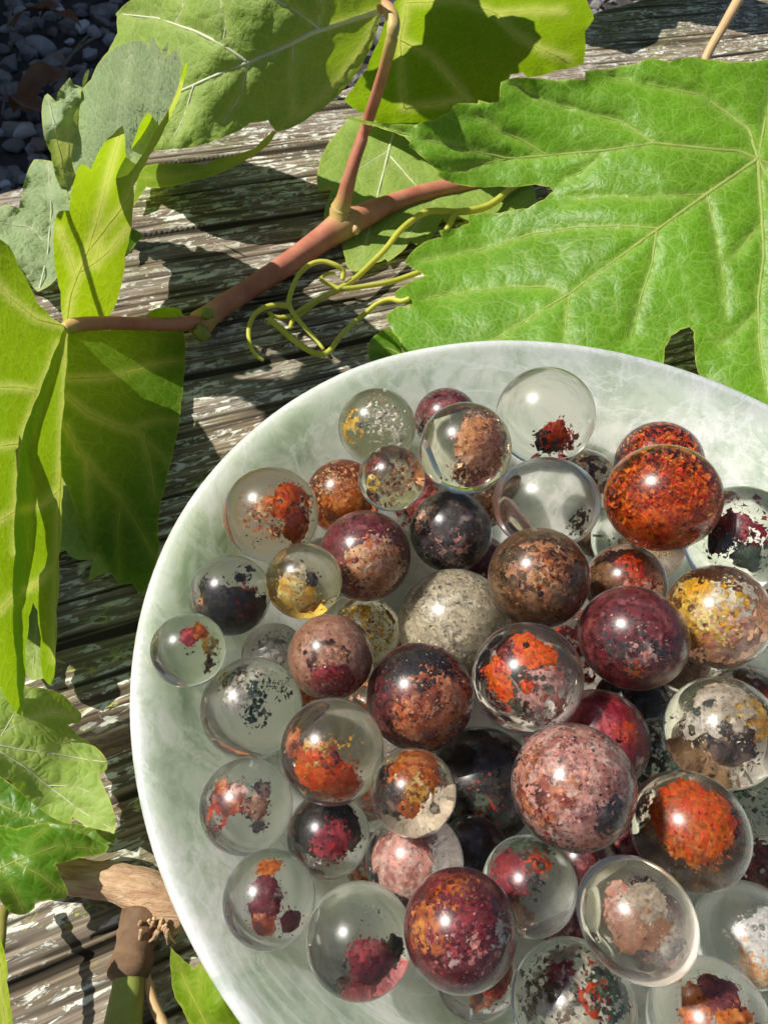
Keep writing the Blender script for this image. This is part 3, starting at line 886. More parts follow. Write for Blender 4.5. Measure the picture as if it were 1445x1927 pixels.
 (474, 1332, 95, 'g', None, [P_(-.25, .72, 34, 'cream', .9, .93, False, .36), P_(.1, .5, 20, 'green', 1.3, .93, False, .42), P_(-.3, .25, 19, 'grey', 1.1, .93, False, .38), K_(.05, -.1, .75, .13, 60, .10, 'green'), K_(.5, .5, .4, .16, 60, .08, 'green'), P_(-.4, .7, 24, 'brown', .9, .9, False, .4)], 'clear ball with black green dendrites and a white cloud'),
 (618, 1571, 78, 'c', None, [P_(-.45, .2, 52, 'black', .4, .92), P_(.3, .25, 55, 'black', .4, .9), P_(.1, -.15, 36, 'wine', .6, .95), K_(.15, -.45, .6, .15, 120, .09, 'red'), K_(-.3, -.6, .4, .1, 30, .07, 'white')], 'clear ball with a wine red and black core below the orange bottomed ball'),
 (464, 1517, 87, 'c', None, [P_(-.55, .2, 34, 'copper', 1.0, .93, False, .38), P_(-.25, .35, 17, 'pink', 1.0, .95), P_(-.75, -.25, 26, 'red', 1.1, .92, False, .4), P_(.45, .45, 17, 'smoke', .8, .9), P_(.3, 0, 24, 'mauve', 1.0, .9, False, .35), K_(.2, -.05, .6, .12, 50, .10, 'umber'), P_(.35, -.5, 15, 'grey', .8, .9)], 'clear ball with red brown edge and a smoky patch next to bowl wall'),
 (780, 1620, 92, 'c', None, [P_(-.45, -.05, 52, 'pink', .5, .94, False, .22), P_(-.1, .5, 40, 'rose', .6, .92, False, .32), P_(.5, .4, 40, 'grey', .4, .85, True)], 'ball half clear and half pale pink beneath the orange brown ball'),
 (1349, 1160, 97, 'y', None, [P_(-.35, .1, 60, 'gold', .9, .93, False, .36), P_(.4, .45, 32, 'white', .9, .94, False, .38), P_(.2, -.4, 55, 'rose', .9, .92, False, .4), K_(-.2, 0, .5, .3, 220, .08, 'gold'), P_(0, -.2, 100, 'mauve', .4, .8, True, .3)], 'golden yellow ball with white and pinkish clouds'),
 (687, 1046, 86, 'c', None, [P_(-.3, 0, 150, 'maroon', .3, .92, False, .2), P_(.35, -.2, 52, 'peach', .8, .955, False, .26), P_(.4, .3, 24, 'pink', 1.1, .95, False, .4), P_(.3, -.6, 40, 'tan', .8, .955)], 'glossy dark maroon ball with a large peach patch'),
 (996, 1666, 89, 'g', None, [P_(-.55, .35, 36, 'wine', .8, .93, False, .36), P_(.2, .62, 22, 'red', .8, .93), P_(.1, .85, 34, 'green', .8, .93, False, .36), P_(-.4, .1, 26, 'maroon', 1.0, .9, False, .36), K_(.1, .05, .6, .1, 40, .08, 'smoke'), P_(-.3, -.75, 22, 'tan', .6, .85)], 'greyish clear ball with red and green cap beside the purple ball'),
 (1405, 1764, 98, 'c', None, [P_(.5, 0, 42, 'white', 1.0, .94, False, .36), P_(.3, -.5, 36, 'peach', .8, .9), K_(.2, -.1, .4, .2, 120, .08, 'white')], 'clear ball with white cloudy patches right of the egg shaped stone'),
 (1357, 1378, 104, 's', None, [P_(.1, .55, 44, 'cream', .8, .93, False, .36), P_(-.55, .15, 22, 'white', 1.0, .94, False, .4), P_(.2, -.25, 38, 'smoke', .6, .88), P_(.6, .4, 40, 'gold', .6, .85), P_(-.3, -.4, 30, 'umber', .8, .85, True)], 'clear ball streaked with yellow and smoky grey'),
 (1078, 1894, 116, 'g', None, [P_(0, .4, 60, 'cream', .9, .93, False, .44), P_(.4, .1, 20, 'red', 1.0, .94, False, .36), P_(-.2, .55, 16, 'wine', 1.0, .94), P_(.75, .2, 34, 'green', .8, .93, False, .36), P_(-.6, 0, 40, 'umber', .8, .92, False, .42), K_(0, .3, .6, .3, 90, .09, 'green'), K_(.2, .2, .6, .3, 60, .09, 'red')], 'clear ball with red, green and cream specks at the foot of the heap'),
 (1332, 1925, 112, 'c', None, [P_(-.2, .35, 26, 'rust', .8, .94), P_(.3, .55, 26, 'maroon', .8, .94), P_(-.25, -.05, 22, 'orange', .9, .92), P_(.55, .1, 24, 'rust', .9, .93)], 'clear ball with orange and maroon arches at the foot of the heap'),
 (677, 1768, 101, 'g', None, [P_(.28, -.5, 33, 'maroon', .6, .93), P_(.1, -.3, 18, 'wine', 1.0, .93), P_(.85, -.2, 22, 'green', .7, .85), K_(.4, .45, .5, .2, 12, .05, 'green'), P_(.3, -.6, 34, 'maroon', .5, .8, True)], 'clear ball with one maroon mass in its lower half'),
 (507, 1691, 87, 'c', None, [P_(-.1, .75, 21, 'rust', .8, .94), P_(-.15, .3, 20, 'maroon', .8, .94), P_(-.1, -.15, 24, 'maroon', .8, .94), P_(-.1, -.6, 26, 'copper', .9, .94), P_(.2, .15, 13, 'smoke', .9, .9), P_(.6, -.55, 19, 'maroon', 1.1, .94), P_(-.05, 0, 28, 'wine', .9, .8)], 'clear ball with a vertical maroon column inside, next to bowl wall'),
 # ---- upper stones
 (875, 844, 87, 'y', None, [P_(.42, .18, 46, 'tan', .6, .93, False, .3), K_(.45, .2, .55, .24, 1300, .07, 'pink'), K_(.4, -.2, .5, .2, 400, .07, 'tan'), K_(-.05, -.55, .2, .2, 60, .07, 'brown'), P_(-.4, .8, 20, 'umber', .7, .85, True)], 'clear ball with dense pinkish brown flakes on one side'),
 (737, 900, 63, 'y', None, [P_(-.72, -.22, 22, 'gold', 1.0, .94, False, .36), K_(.1, -.1, .1, .22, 120, .08, 'brown'), K_(-.1, -.5, .3, .2, 80, .07, 'mauve'), P_(.3, .5, 40, 'tan', .8, .8, True, .42)], 'small yellow rimmed clear ball with orange spot and brown flecks'),
 (572, 1093, 72, 'y', None, [P_(-.45, -.3, 36, 'gold', .8, .94, False, .28), P_(.15, -.68, 30, 'gold', .8, .94, False, .3), P_(-.3, .1, 28, 'cream', 1.0, .93, False, .4), P_(.25, .05, 20, 'smoke', .8, .8), P_(-.5, -.4, 50, 'gold', .5, .8, True, .36)], 'clear ball with amber yellow lower left and grey core'),
 (355, 1223, 70, 'g', None, [P_(0, .42, 20, 'wine', .9, .92), P_(.3, .62, 22, 'rust', .9, .93), P_(.75, .1, 26, 'gold', .7, .93, False, .36), P_(.75, -.4, 22, 'brown', 1.0, .93, False, .36), K_(.02, .42, .6, .1, 90, .09, 'wine'), K_(0, -.1, .6, .05, 8, .07, 'green')], 'small clear ball with crimson and amber crescent, leaning on the bowl wall'),
 (1246, 937, 104, 'y', (1.06, 0), [K_(0, -.1, .3, .42, 2200, .095, 'orange'), K_(.1, -.65, .4, .22, 600, .10, 'orange'), K_(-.1, .2, -.3, .45, 500, .10, 'rust'), P_(0, .2, 90, 'rust', .6, .85, True, .3), P_(.1, -.8, 45, 'orange', .7, .93, False, .38)], 'large clear ball full of bright orange flakes'),
 (1013, 1087, 95, 's', None, [P_(.1, .05, 60, 'tan', 1.0, .93, False, .42), P_(.2, -.4, 70, 'brown', .7, .92, False, .36), P_(-.4, .5, 60, 'umber', .6, .9), P_(.3, .3, 26, 'copper', 1.0, .94, False, .42), P_(.1, .1, 24, 'peach', 1.3, .945, False, .42), P_(0, 0, 150, 'brown', .3, .8, True)], 'olive brown ball with a tan band across it'),
 (622, 1236, 80, 'p', None, [P_(0, .1, 165, 'mauve', .2, .80, True), P_(.1, -.85, 42, 'wine', .9, .94, False, .36), K_(0, -.7, .35, .25, 260, .09, 'rose'), K_(.8, -.35, .2, .06, 30, .08, 'maroon'), P_(0, 0, 150, 'mauve', .15, .55)], 'smooth mauve brown ball with pink flakes along its base'),
 (1190, 1200, 99, 'c', (1.06, -25), [P_(0, 0, 175, 'maroon', .3, .93, False, .2), P_(.1, -.2, 44, 'smoke', 1.2, .95, False, .42), P_(.35, -.3, 30, 'rose', 1.3, .952, False, .47), P_(0, -.75, 15, 'orange', .8, .96), K_(-.3, 0, .85, .25, 60, .05, 'rose')], 'large purple black ball with a small orange spot'),
 (790, 1311, 101, 'c', None, [P_(-.2, .55, 62, 'black', .6, .92, False, .24), P_(.2, -.35, 66, 'copper', .5, .93, False, .22), K_(.3, -.1, .65, .3, 1000, .05, 'peach'), K_(.1, -.6, .5, .3, 900, .05, 'copper'), P_(-.6, 0, 40, 'maroon', .7, .92, False, .3), P_(0, 0, 120, 'maroon', .3, .8, True)], 'dark ball filled with glittering copper flakes'),
 (625, 1413, 98, 's', None, [P_(-.35, -.45, 42, 'orange', .7, .93, False, .28), P_(.15, -.75, 34, 'orange', .7, .94), P_(-.05, -.2, 15, 'maroon', .7, .95), P_(-.4, -.1, 26, 'gold', 1.2, .93, False, .42), K_(.2, .1, .7, .15, 26, .07, 'gold'), P_(-.9, .2, 20, 'copper', .9, .93, False, .36)], 'clear ball with orange lower half and a dark red spot'),
 (778, 1491, 80, 's', None, [P_(.1, .7, 52, 'rust', .6, .93, False, .26), P_(.15, .25, 30, 'gold', 1.2, .94, False, .42), K_(.1, .3, .7, .25, 260, .08, 'peach'), P_(-.6, -.1, 38, 'smoke', .7, .88), P_(-.1, -.35, 24, 'rust', .9, .9), P_(.2, -.6, 50, 'cream', .8, .85, True, .4)], 'small orange brown ball with a clear lower half'),
 (992, 1276, 104, 'p', None, [P_(.05, .62, 27, 'orange', .9, .95, False, .3), P_(.4, .5, 19, 'orange', .9, .95), P_(-.7, .1, 24, 'orange', .9, .95), P_(-.55, -.25, 18, 'orange', .9, .95), P_(0, -.18, 11, 'orange', .6, .95), P_(-.2, -.62, 12, 'green', .7, .93), P_(.5, -.3, 40, 'rose', .9, .9, False, .42), P_(-.5, .45, 20, 'maroon', .9, .9, False, .36), K_(.4, -.4, .5, .3, 160, .06, 'white')], 'clear pinkish ball with bright orange blotches'),
 (1296, 1562, 108, 's', (1.06, -45), [P_(.15, .38, 60, 'orange', .5, .945, False, .22), P_(.1, .2, 56, 'rust', .6, .935, False, .26), P_(-.2, -.5, 52, 'umber', .6, .85, True), P_(.3, -.6, 30, 'brown', .8, .85)], 'ball with an orange red cap and smoky clear underside'),
 (1078, 1480, 116, 'c', None, [P_(.1, .1, 110, 'pink', .3, .9, False, .2), P_(-.6, -.1, 45, 'copper', 1.0, .95, False, .42), K_(.1, .1, .75, .4, 1500, .06, 'rose'), K_(-.4, -.5, .65, .2, 120, .07, 'red'), P_(.72, -.55, 26, 'smoke', .7, .94, False, .3), P_(0, 0, 160, 'smoke', .2, .8, True)], 'large pale pink sparkling ball'),
 (866, 1748, 107, 'c', None, [P_(0, 0, 170, 'maroon', .25, .93, False, .18), P_(-.75, 0, 34, 'rust', .9, .95, False, .32), P_(-.1, .75, 34, 'rust', 1.0, .95, False, .4), P_(.1, -.35, 40, 'rose', 1.4, .95, False, .5), P_(.85, -.1, 20, 'cream', 1.0, .95, False, .4), P_(0, .1, 60, 'wine', 1.3, .948, False, .46)], 'big glossy purple maroon ball with rusty edge'),
 (1197, 1728, 109, 's', (1.11, -48), [P_(0, -.1, 46, 'mauve', .5, .9), P_(-.35, .35, 28, 'pink', .8, .91), P_(.35, .35, 34, 'cream', .9, .93, False, .34), P_(.2, .65, 20, 'smoke', .8, .85), P_(.65, -.6, 19, 'white', .6, .93), P_(.1, -.35, 36, 'maroon', .5, .62)], 'clear egg shaped stone with a pink core and white cloud'),
]

def place_stones():
    placed = []
    for (px, py, b, tint, st, inc, lab) in S:
        d = ray((px, py)); d = d / np.linalg.norm(d)
        cth = abs((MC.T @ d)[2])
        sa = math.sin(math.atan(b * cth / FPX))              # r = dist * sa
        best = None
        for D in np.arange(0.17, 0.05, -0.0002):
            c = CAMW + d * D
            r = D * sa
            # inside the bowl? test the ball against the inner profile
            rc = math.hypot(c[0], c[1])
            ok = True
            rs = np.linspace(0, IN_R, 60)
            dist = np.hypot(rs - rc, bowl_in(rs) - 0.0012 - c[2])
            below = c[2] < bowl_in(min(rc, IN_R)) + r * 0.5
            if dist.min() < r or below or rc > IN_R - 0.001: ok = False
            if ok:
                for (c2, r2, D2, s2) in placed:
                    gap = np.linalg.norm(c - c2) - (r + r2)
                    if gap < 0.00005: ok = False; break
                    ang = math.acos(min(1, float((c - CAMW) @ (c2 - CAMW)) / (D * D2)))
                    if ang < (math.asin(sa) + math.asin(s2)) * 0.97 and D > D2: ok = False; break
            if ok:
                best = (c, r, D, sa); break
        if best is None:
            D = 0.1; best = (CAMW + d * D, D * sa, D, sa)
            print('STONE no place', lab)
        placed.append(best)
    return placed

PLACED = place_stones()
for i, ((px, py, b, tint, st, inc, lab), (c, r, D, sa)) in enumerate(zip(S, PLACED)):
    zc = (CAMW - c) / np.linalg.norm(CAMW - c)
    xc = MC[:, 0] - zc * (MC[:, 0] @ zc); xc /= np.linalg.norm(xc)
    yc = np.cross(zc, xc)
    root = empty('quartz_ball', tuple(c))
    R = Matrix((tuple(xc), tuple(yc), tuple(zc))).transposed()
    root.rotation_euler = R.to_euler()
    tag(root, lab, 'quartz ball', 'quartz balls heaped in the bowl')
    o = bpy.data.objects.new('crystal_body', BALL[tint])
    link(o, root)
    k = r * 0.9995
    if st:
        # oval stones: longer along one direction across the view
        a = math.radians(st[1])
        q = math.sqrt(st[0])
        o.rotation_euler = (0, 0, a)
        o.scale = (k * q, k / q, k / q)
    else:
        o.scale = (k, k, k)
    rg_ = np.random.default_rng(4000 + i)  # sun glints imitated by tiny white quads just under the surface
    d_ = rg_.normal(0, 1, (16, 3)); d_[:, 2] = np.abs(d_[:, 2]); d_ /= np.linalg.norm(d_, axis=1)[:, None]
    sz_ = rg_.uniform(0.006, 0.017, (16, 1)); c_ = d_ * 0.972
    a_ = np.cross(d_, [0.3, 0.5, 0.8]); a_ /= np.linalg.norm(a_, axis=1)[:, None]; b_ = np.cross(d_, a_)
    q_ = np.stack([c_ + a_ * sz_, c_ + b_ * sz_, c_ - a_ * sz_ * .7, c_ - b_ * sz_ * 1.2], 1).reshape(-1, 3)
    fk = obj('painted_glint', mesh_np('painted_glint', q_, np.arange(64).reshape(16, 4), cols=np.full((64, 3), 0.9), smooth=False), M_inc, root)
    fk.scale = (k * 0.985,) * 3 if not st else (k * 0.92,) * 3
    for j, s in enumerate(inc):
        seed = 1000 + i * 37 + j
        if s[0] == 'P':
            _, sx, sy, ang, pal, rag, rho, back, holes = s
            res = inc_patch(dirp(sx * (1 if back else .93), sy * (1 if back else .93), back), ang, rho * (0.95 if back else 0.885), rag * 0.6, pal, seed, holes)
            nm = 'mineral_cloud'
        else:
            _, sx, sy, sz, spread, n, size, pal = s
            res = inc_flakes((sx * 0.75, sy * 0.75, sz * 0.75), spread * 0.85, int(n * 1.7), size * 0.56, pal, seed, 0.94)
            nm = 'flake_cluster'
        if res is None or len(res[1]) == 0: continue
        me = mesh_np(nm, res[0], res[1], cols=res[2], smooth=(s[0] == 'P'))
        p = obj(nm, me, M_inc, root)
        p.scale = (k * 0.985, k * 0.985, k * 0.985) if not st else (k * 0.92, k * 0.92, k * 0.92)

# ================================================================== GRAPE VINES
LEAF = {
 'green': mat_leaf('leaf_upper_side', (0.105, 0.275, 0.004), (0.34, 0.49, 0.10), (0.36, 0.54, 0.004), 0.27, 0.45, 0.0, 0.22, 0.35),
 'under': mat_leaf('leaf_under_side', (0.25, 0.38, 0.06), (0.46, 0.54, 0.20), (0.36, 0.54, 0.01), 0.30, 0.6, 0.05, 0.35, 0.25),
 'young': mat_leaf('young_leaf', (0.16, 0.30, 0.007), (0.38, 0.48, 0.07), (0.45, 0.64, 0.004), 0.5, 0.5, 0.0, 0.25, 0.25),
 'grey':  mat_leaf('downy_leaf', (0.22, 0.32, 0.12), (0.42, 0.50, 0.30), (0.30, 0.45, 0.04), 0.25, 0.7, 0.3),
 'glow':  mat_leaf('thin_leaf', (0.085, 0.20, 0.006), (0.30, 0.42, 0.06), (0.34, 0.53, 0.005), 0.5, 0.5, 0.0, 0.25, 0.25),
 'deep':  mat_leaf('deep_green_leaf', (0.06, 0.19, 0.006), (0.20, 0.34, 0.05), (0.28, 0.46, 0.005), 0.38, 0.4, 0.0, 0.35, 0.4),
}
M_cane = mat_cane()
M_pet = mat_simple('petiole', (0.45, 0.19, 0.10), (0.55, 0.33, 0.16), 120, 0.5, 0.0002, None)
M_pale_pet = mat_simple('pale_petiole', (0.55, 0.34, 0.17), (0.62, 0.45, 0.22), 140, 0.5, 0.0002)
M_vein = {'green': mat_simple('vein_yellow', (0.48, 0.56, 0.16), (0.58, 0.64, 0.24), 200, 0.5, 0.0001, (0.8, 0.85, 0.3), 0.6),
          'under': mat_simple('vein_white', (0.52, 0.56, 0.36), (0.62, 0.65, 0.46), 200, 0.6, 0.0001),
          'young': mat_simple('vein_lime', (0.46, 0.50, 0.10), (0.55, 0.58, 0.15), 200, 0.5, 0.0001, (0.95, 0.95, 0.3), 0.85)}
M_vein['glow'] = M_vein['young']; M_vein['grey'] = M_vein['under']; M_vein['deep'] = M_vein['green']
M_tendril = mat_simple('tendril', (0.58, 0.58, 0.07), (0.70, 0.68, 0.14), 160, 0.45, 0.0001, (0.8, 0.78, 0.06), 0.3)
M_bark = mat_simple('old_cane_bark', (0.34, 0.18, 0.09), (0.66, 0.46, 0.28), 1.0, 0.8, 0.0006, None, stretch=(160, 900, 900), bs=0.9)
M_husk = mat_simple('dry_husk', (0.10, 0.055, 0.03), (0.22, 0.13, 0.07), 200, 0.8, 0.0005)
M_shoot = mat_simple('green_shoot', (0.20, 0.13, 0.04), (0.25, 0.31, 0.06), 130, 0.5, 0.0003, None, stretch=(1.6, 1, 0.5))

def tps(ctrl):
    C = np.array(ctrl, float); n = len(C)
    X = C[:, :2] / 500.0; z = C[:, 2] / 1000.0
    def phi(a, b):
        r2 = ((a[:, None, :] - b[None, :, :]) ** 2).sum(2)
        return 0.5 * r2 * np.log(r2 + 1e-9)
    K = phi(X, X) + np.eye(n) * 2e-3
    Pm = np.c_[np.ones(n), X]
    A = np.block([[K, Pm], [Pm.T, np.zeros((3, 3))]])
    w = np.linalg.solve(A + np.eye(n + 3) * 1e-10, np.r_[z, 0, 0, 0])
    def f(Q):
        Q = np.asarray(Q, float)[:, :2] / 500.0
        return phi(Q, X) @ w[:n] + np.c_[np.ones(len(Q)), Q] @ w[n:]
    return f

def rays(Q):
    Q = np.asarray(Q, float)
    v = np.c_[(Q[:, 0] - W0 / 2) / FPX, -(Q[:, 1] - H0 / 2) / FPX, -np.ones(len(Q))]
    return v @ MC.T

def seg_dist(Q, line):
    best = np.full(len(Q), 1e9)
    L = np.asarray(line, float)
    for a, b in zip(L[:-1], L[1:]):
        ab = b - a
        t = np.clip(((Q - a) @ ab) / (ab @ ab + 1e-9), 0, 1)
        best = np.minimum(best, np.linalg.norm(Q - (a + t[:, None] * ab), axis=1))
    return best

def inside(Q, poly):
    x, y = Q[:, 0], Q[:, 1]
    c = np.zeros(len(Q), bool)
    n = len(poly)
    for i in range(n):
        x1, y1 = poly[i]; x2, y2 = poly[(i + 1) % n]
        m = ((y1 > y) != (y2 > y))
        with np.errstate(divide='ignore', invalid='ignore'):
            c ^= m & (x < (x2 - x1) * (y - y1) / (y2 - y1 + 1e-12) + x1)
    return c

def sheet(poly, zf, veins, und, seed, pucker, step, bulge=0.07):
    poly = np.array(poly, float)
    area = 0.5 * np.sum(poly[:, 0] * np.roll(poly[:, 1], -1) - np.roll(poly[:, 0], -1) * poly[:, 1])
    sgn = 1 if area > 0 else -1
    rg = random.Random(seed)
    out = []
    n = len(poly)
    for i in range(n):
        a, b = poly[i], poly[(i + 1) % n]
        out.append(a)
        d = b - a; L = np.linalg.norm(d)
        if L > 9:
            nrm = np.array([d[1], -d[0]]) / L * sgn
            k = max(2, int(L / 8))
            for j in range(1, k):
                t = j / k
                out.append(a + d * t + nrm * (bulge * L * 4 * t * (1 - t) * 0.5 + rg.uniform(-0.5, 0.5)))
    out = np.array(out)
    # interior: an edge-parallel ring and a jittered grid
    nx = np.roll(out, -1, 0) - np.roll(out, 1, 0)
    nrm = np.c_[-nx[:, 1], nx[:, 0]] * sgn
    nrm /= np.linalg.norm(nrm, axis=1)[:, None] + 1e-9
    ring = out + nrm * 3.2
    lo, hi = out.min(0), out.max(0)
    gx, gy = np.meshgrid(np.arange(lo[0], hi[0], step), np.arange(lo[1], hi[1], step))
    G = np.c_[gx.ravel(), gy.ravel()]
    G += np.array([[rg.uniform(-.3, .3) * step, rg.uniform(-.3, .3) * step] for _ in range(len(G))])
    vp = []
    for v in veins:
        v = np.asarray(v, float)
        for a, b in zip(v[:-1], v[1:]):
            m = max(2, int(np.linalg.norm(b - a) / 9))
            for j in range(m): vp.append(a + (b - a) * j / m)
    if vp: G = np.vstack([G, np.array(vp)])
    def bd(Q):
        return seg_dist(Q, np.vstack([out, out[:1]]))
    ring = ring[inside(ring, out)]
    ring = ring[bd(ring) > 2.0] if len(ring) else ring
    G = G[inside(G, out)]
    G = G[bd(G) > 5.0] if len(G) else G
    allp = np.vstack([out, ring, G]) if len(G) else np.vstack([out, ring])
    verts = [Vector((float(p[0]), float(p[1]))) for p in allp]
    r = delaunay_2d_cdt(verts, [], [list(range(len(out)))], 1, 1e-4)
    Q = np.array([v[:] for v in r[0]])
    F = np.array([f for f in r[2] if len(f) == 3])
    z = zf(Q)
    b = bd(Q)
    vd = np.full(len(Q), 1e9)
    for v in veins: vd = np.minimum(vd, seg_dist(Q, v))
    und_n = (fbm(np.c_[Q / 70.0, np.zeros(len(Q)) + seed], seed, 3) - 0.5) * und
    puck = pucker * (1 - np.exp(-np.minimum(vd, 200) / 16.0)) if veins else 0
    fine = (fbm(np.c_[Q / 17.0, np.zeros(len(Q)) + seed], seed + 7, 2) - 0.5) * und * 0.35
    wave = (fbm(np.c_[Q / 26.0, np.zeros(len(Q)) + seed + 3], seed + 9, 2) - 0.5) * und * 1.2 * np.exp(-b / 18.0)
    z = z + und_n + puck + fine + wave
    z = np.maximum(z, TABLE + 0.0022)
    D = rays(Q)
    Pw = CAMW + D * ((z - CAMW[2]) / D[:, 2])[:, None]
    return Pw, F, np.exp(-(vd / 9.0) ** 2), np.exp(-b / 1.2)

def leaf(parent, mat, sheets, label=None, und=0.0016, pucker=0.0005, step=9, seed=1, vr=2.6, name='leaf'):
    """sheets: list of (outline, height controls, veins); veins: list of (pixel radius scale, polyline)"""
    Vs, Fs, vA, eA = [], [], [], []
    off = 0
    fs = []
    for k, (poly, ctrl, veins) in enumerate(sheets):
        zf = tps(ctrl)
        Pw, F, v, e = sheet(poly, zf, [w[1] for w in veins], und, seed + 13 * k, pucker, step)
        # faces wind so that normals look up at the camera
        Vs.append(Pw); Fs.append(F + off); vA.append(v); eA.append(e); off += len(Pw)
        fs.append((zf, veins))
    V = np.vstack(Vs); F = np.vstack(Fs)
    c = V[F].mean(1); nr = np.cross(V[F[:, 1]] - V[F[:, 0]], V[F[:, 2]] - V[F[:, 0]])
    flip = ((CAMW - c) * nr).sum(1) < 0
    F[flip] = F[flip][:, ::-1]
    me = mesh_np(name, V, F, attrs={'vein': np.concatenate(vA), 'edge': np.concatenate(eA)})
    lf = obj(name, me, LEAF[mat], parent)
    if label: lf['label'] = label
    for zf, veins in fs:
        for (rs, line) in veins:
            L = np.array(line, float)
            # resample
            pts = [L[0]]
            for a, b in zip(L[:-1], L[1:]):
                m = max(1, int(np.linalg.norm(b - a) / 24))
                for j in range(1, m + 1): pts.append(a + (b - a) * j / m)
            pts = np.array(pts)
            z = np.maximum(zf(pts), TABLE + 0.0022) + (fbm(np.c_[pts / 70.0, np.zeros(len(pts)) + seed + 13 * [i for i, q in enumerate(fs) if q[0] is zf][0]], seed + 13 * [i for i, q in enumerate(fs) if q[0] is zf][0], 3) - 0.5) * und
            D = rays(pts)
            Pw = CAMW + D * ((z - CAMW[2]) / D[:, 2])[:, None]
            ps = np.array([pxsize(p) for p in Pw])
            rr = vr * rs * (0.6 if mat in ('young', 'glow') else 1.0) * ps * np.linspace(1.0, 0.32, len(pts))
            obj('vein', tube_mesh('vein', Pw, rr, 6), M_vein[mat], lf)
    return lf

def ptube(name, parent, mat, pts, seg=12, wob=0.05, seed=0, label=None, nodes=None):
    """pts: (px, py, z mm, pixel radius)"""
    P = [onz((p[0], p[1]), p[2] / 1000.0) for p in pts]
    R = [p[3] * pxsize(q) for p, q in zip(pts, P)]
    P = [np.array([q[0], q[1], q[2]]) for q in P]
    me = tube_mesh(name, P, R, seg, wob, seed, 'along')
    if nodes is not None:
        co = np.array([v.co[:] for v in me.vertices])
        a = me.attributes.new('node', 'FLOAT', 'POINT')
        v = np.zeros(len(co))
        for (x, y, z, rad) in nodes:
            q = onz((x, y), z / 1000.0)
            v = np.maximum(v, np.exp(-(np.linalg.norm(co - q, axis=1) / rad) ** 2))
        a.data.foreach_set('value', v.astype(np.float32))
    o = obj(name, me, mat, parent)
    if label: o['label'] = label
    return o

vine = empty('grape_vine', tuple(onz((645, 425), -42 / 1000)))
vine_inv = Matrix.Translation(-Vector(vine.location))
# parts are modelled in world coordinates: keep the empty at the origin of those coordinates
vine.location = (0, 0, 0)
tag(vine, 'trailing grape vine with reddish cane, lobed green leaves and curling tendrils', 'vine')

# ---- cane, petioles
ptube('cane', vine, M_cane, [(362, 620, -38, 20), (378, 608, -37.2, 25), (400, 590, -37.5, 20), (450, 556, -38, 19), (500, 524, -38, 19.5), (560, 483, -37.8, 20.5), (610, 447, -37.2, 23),
      (645, 424, -36.5, 28), (676, 409, -36.6, 24), (730, 386, -37.5, 18.5), (790, 366, -38, 17), (860, 350, -38.3, 16.5), (920, 338, -38.5, 16), (1010, 322, -38.7, 15), (1100, 305, -39, 14)],
      16, 0.06, 3, nodes=[(645, 424, -36, 0.0045), (376, 608, -37, 0.0045)])
ptube('petiole', vine, M_cane, [(637, 420, -35, 18), (640, 396, -32, 20), (648, 372, -28, 15), (664, 312, -19, 12), (690, 235, -9, 11), (720, 140, 7, 11), (737, 72, 17, 12), (739, 38, 20, 13), (727, 14, 21, 12), (712, 16, 20.5, 10)],
      12, 0.05, 5, nodes=[(640, 400, -32, 0.005), (737, 60, 18, 0.007)])
ptube('petiole', vine, M_cane, [(384, 606, -36.5, 15), (350, 609, -35, 14), (300, 610, -33, 12.5), (230, 608, -30, 12.5), (170, 609, -27, 13), (140, 612, -25.5, 14), (122, 618, -25, 11)], 12, 0.05, 6,
      nodes=[(125, 617, -25, 0.003)])
ptube('petiole', vine, M_pale_pet, [(1300, 190, -14, 9), (1328, 108, -3, 8.5), (1360, 50, 4, 9), (1392, -6, 10, 10), (1425, -60, 15, 11), (1450, -120, 18, 12)], 12, 0.05, 7)
# node buds and stipules
def bud(px, py, z, r, seed):
    P = onz((px, py), z / 1000)
    s = r * pxsize(P)
    n = ICO_V[:]
    bm = bmesh.new(); bmesh.ops.create_icosphere(bm, subdivisions=3, radius=1)
    A = np.array([v.co[:] for v in bm.verts])
    q = 1 + 0.9 * (fbm(A * 2.4 + seed, seed, 3) - 0.5)
    for v, k in zip(bm.verts, q): v.co = v.co * (s * k) + Vector(P)
    for f in bm.faces: f.smooth = True
    me = bpy.data.meshes.new('bud'); bm.to_mesh(me); bm.free()
    return obj('bud', me, M_shoot if seed % 2 else M_pale_pet, vine)
bud(390, 590, -33, 12, 1); bud(381, 628, -36, 15, 3); bud(658, 398, -33, 7, 4); bud(345, 606, -35, 11, 2); bud(668, 432, -36, 9, 6)

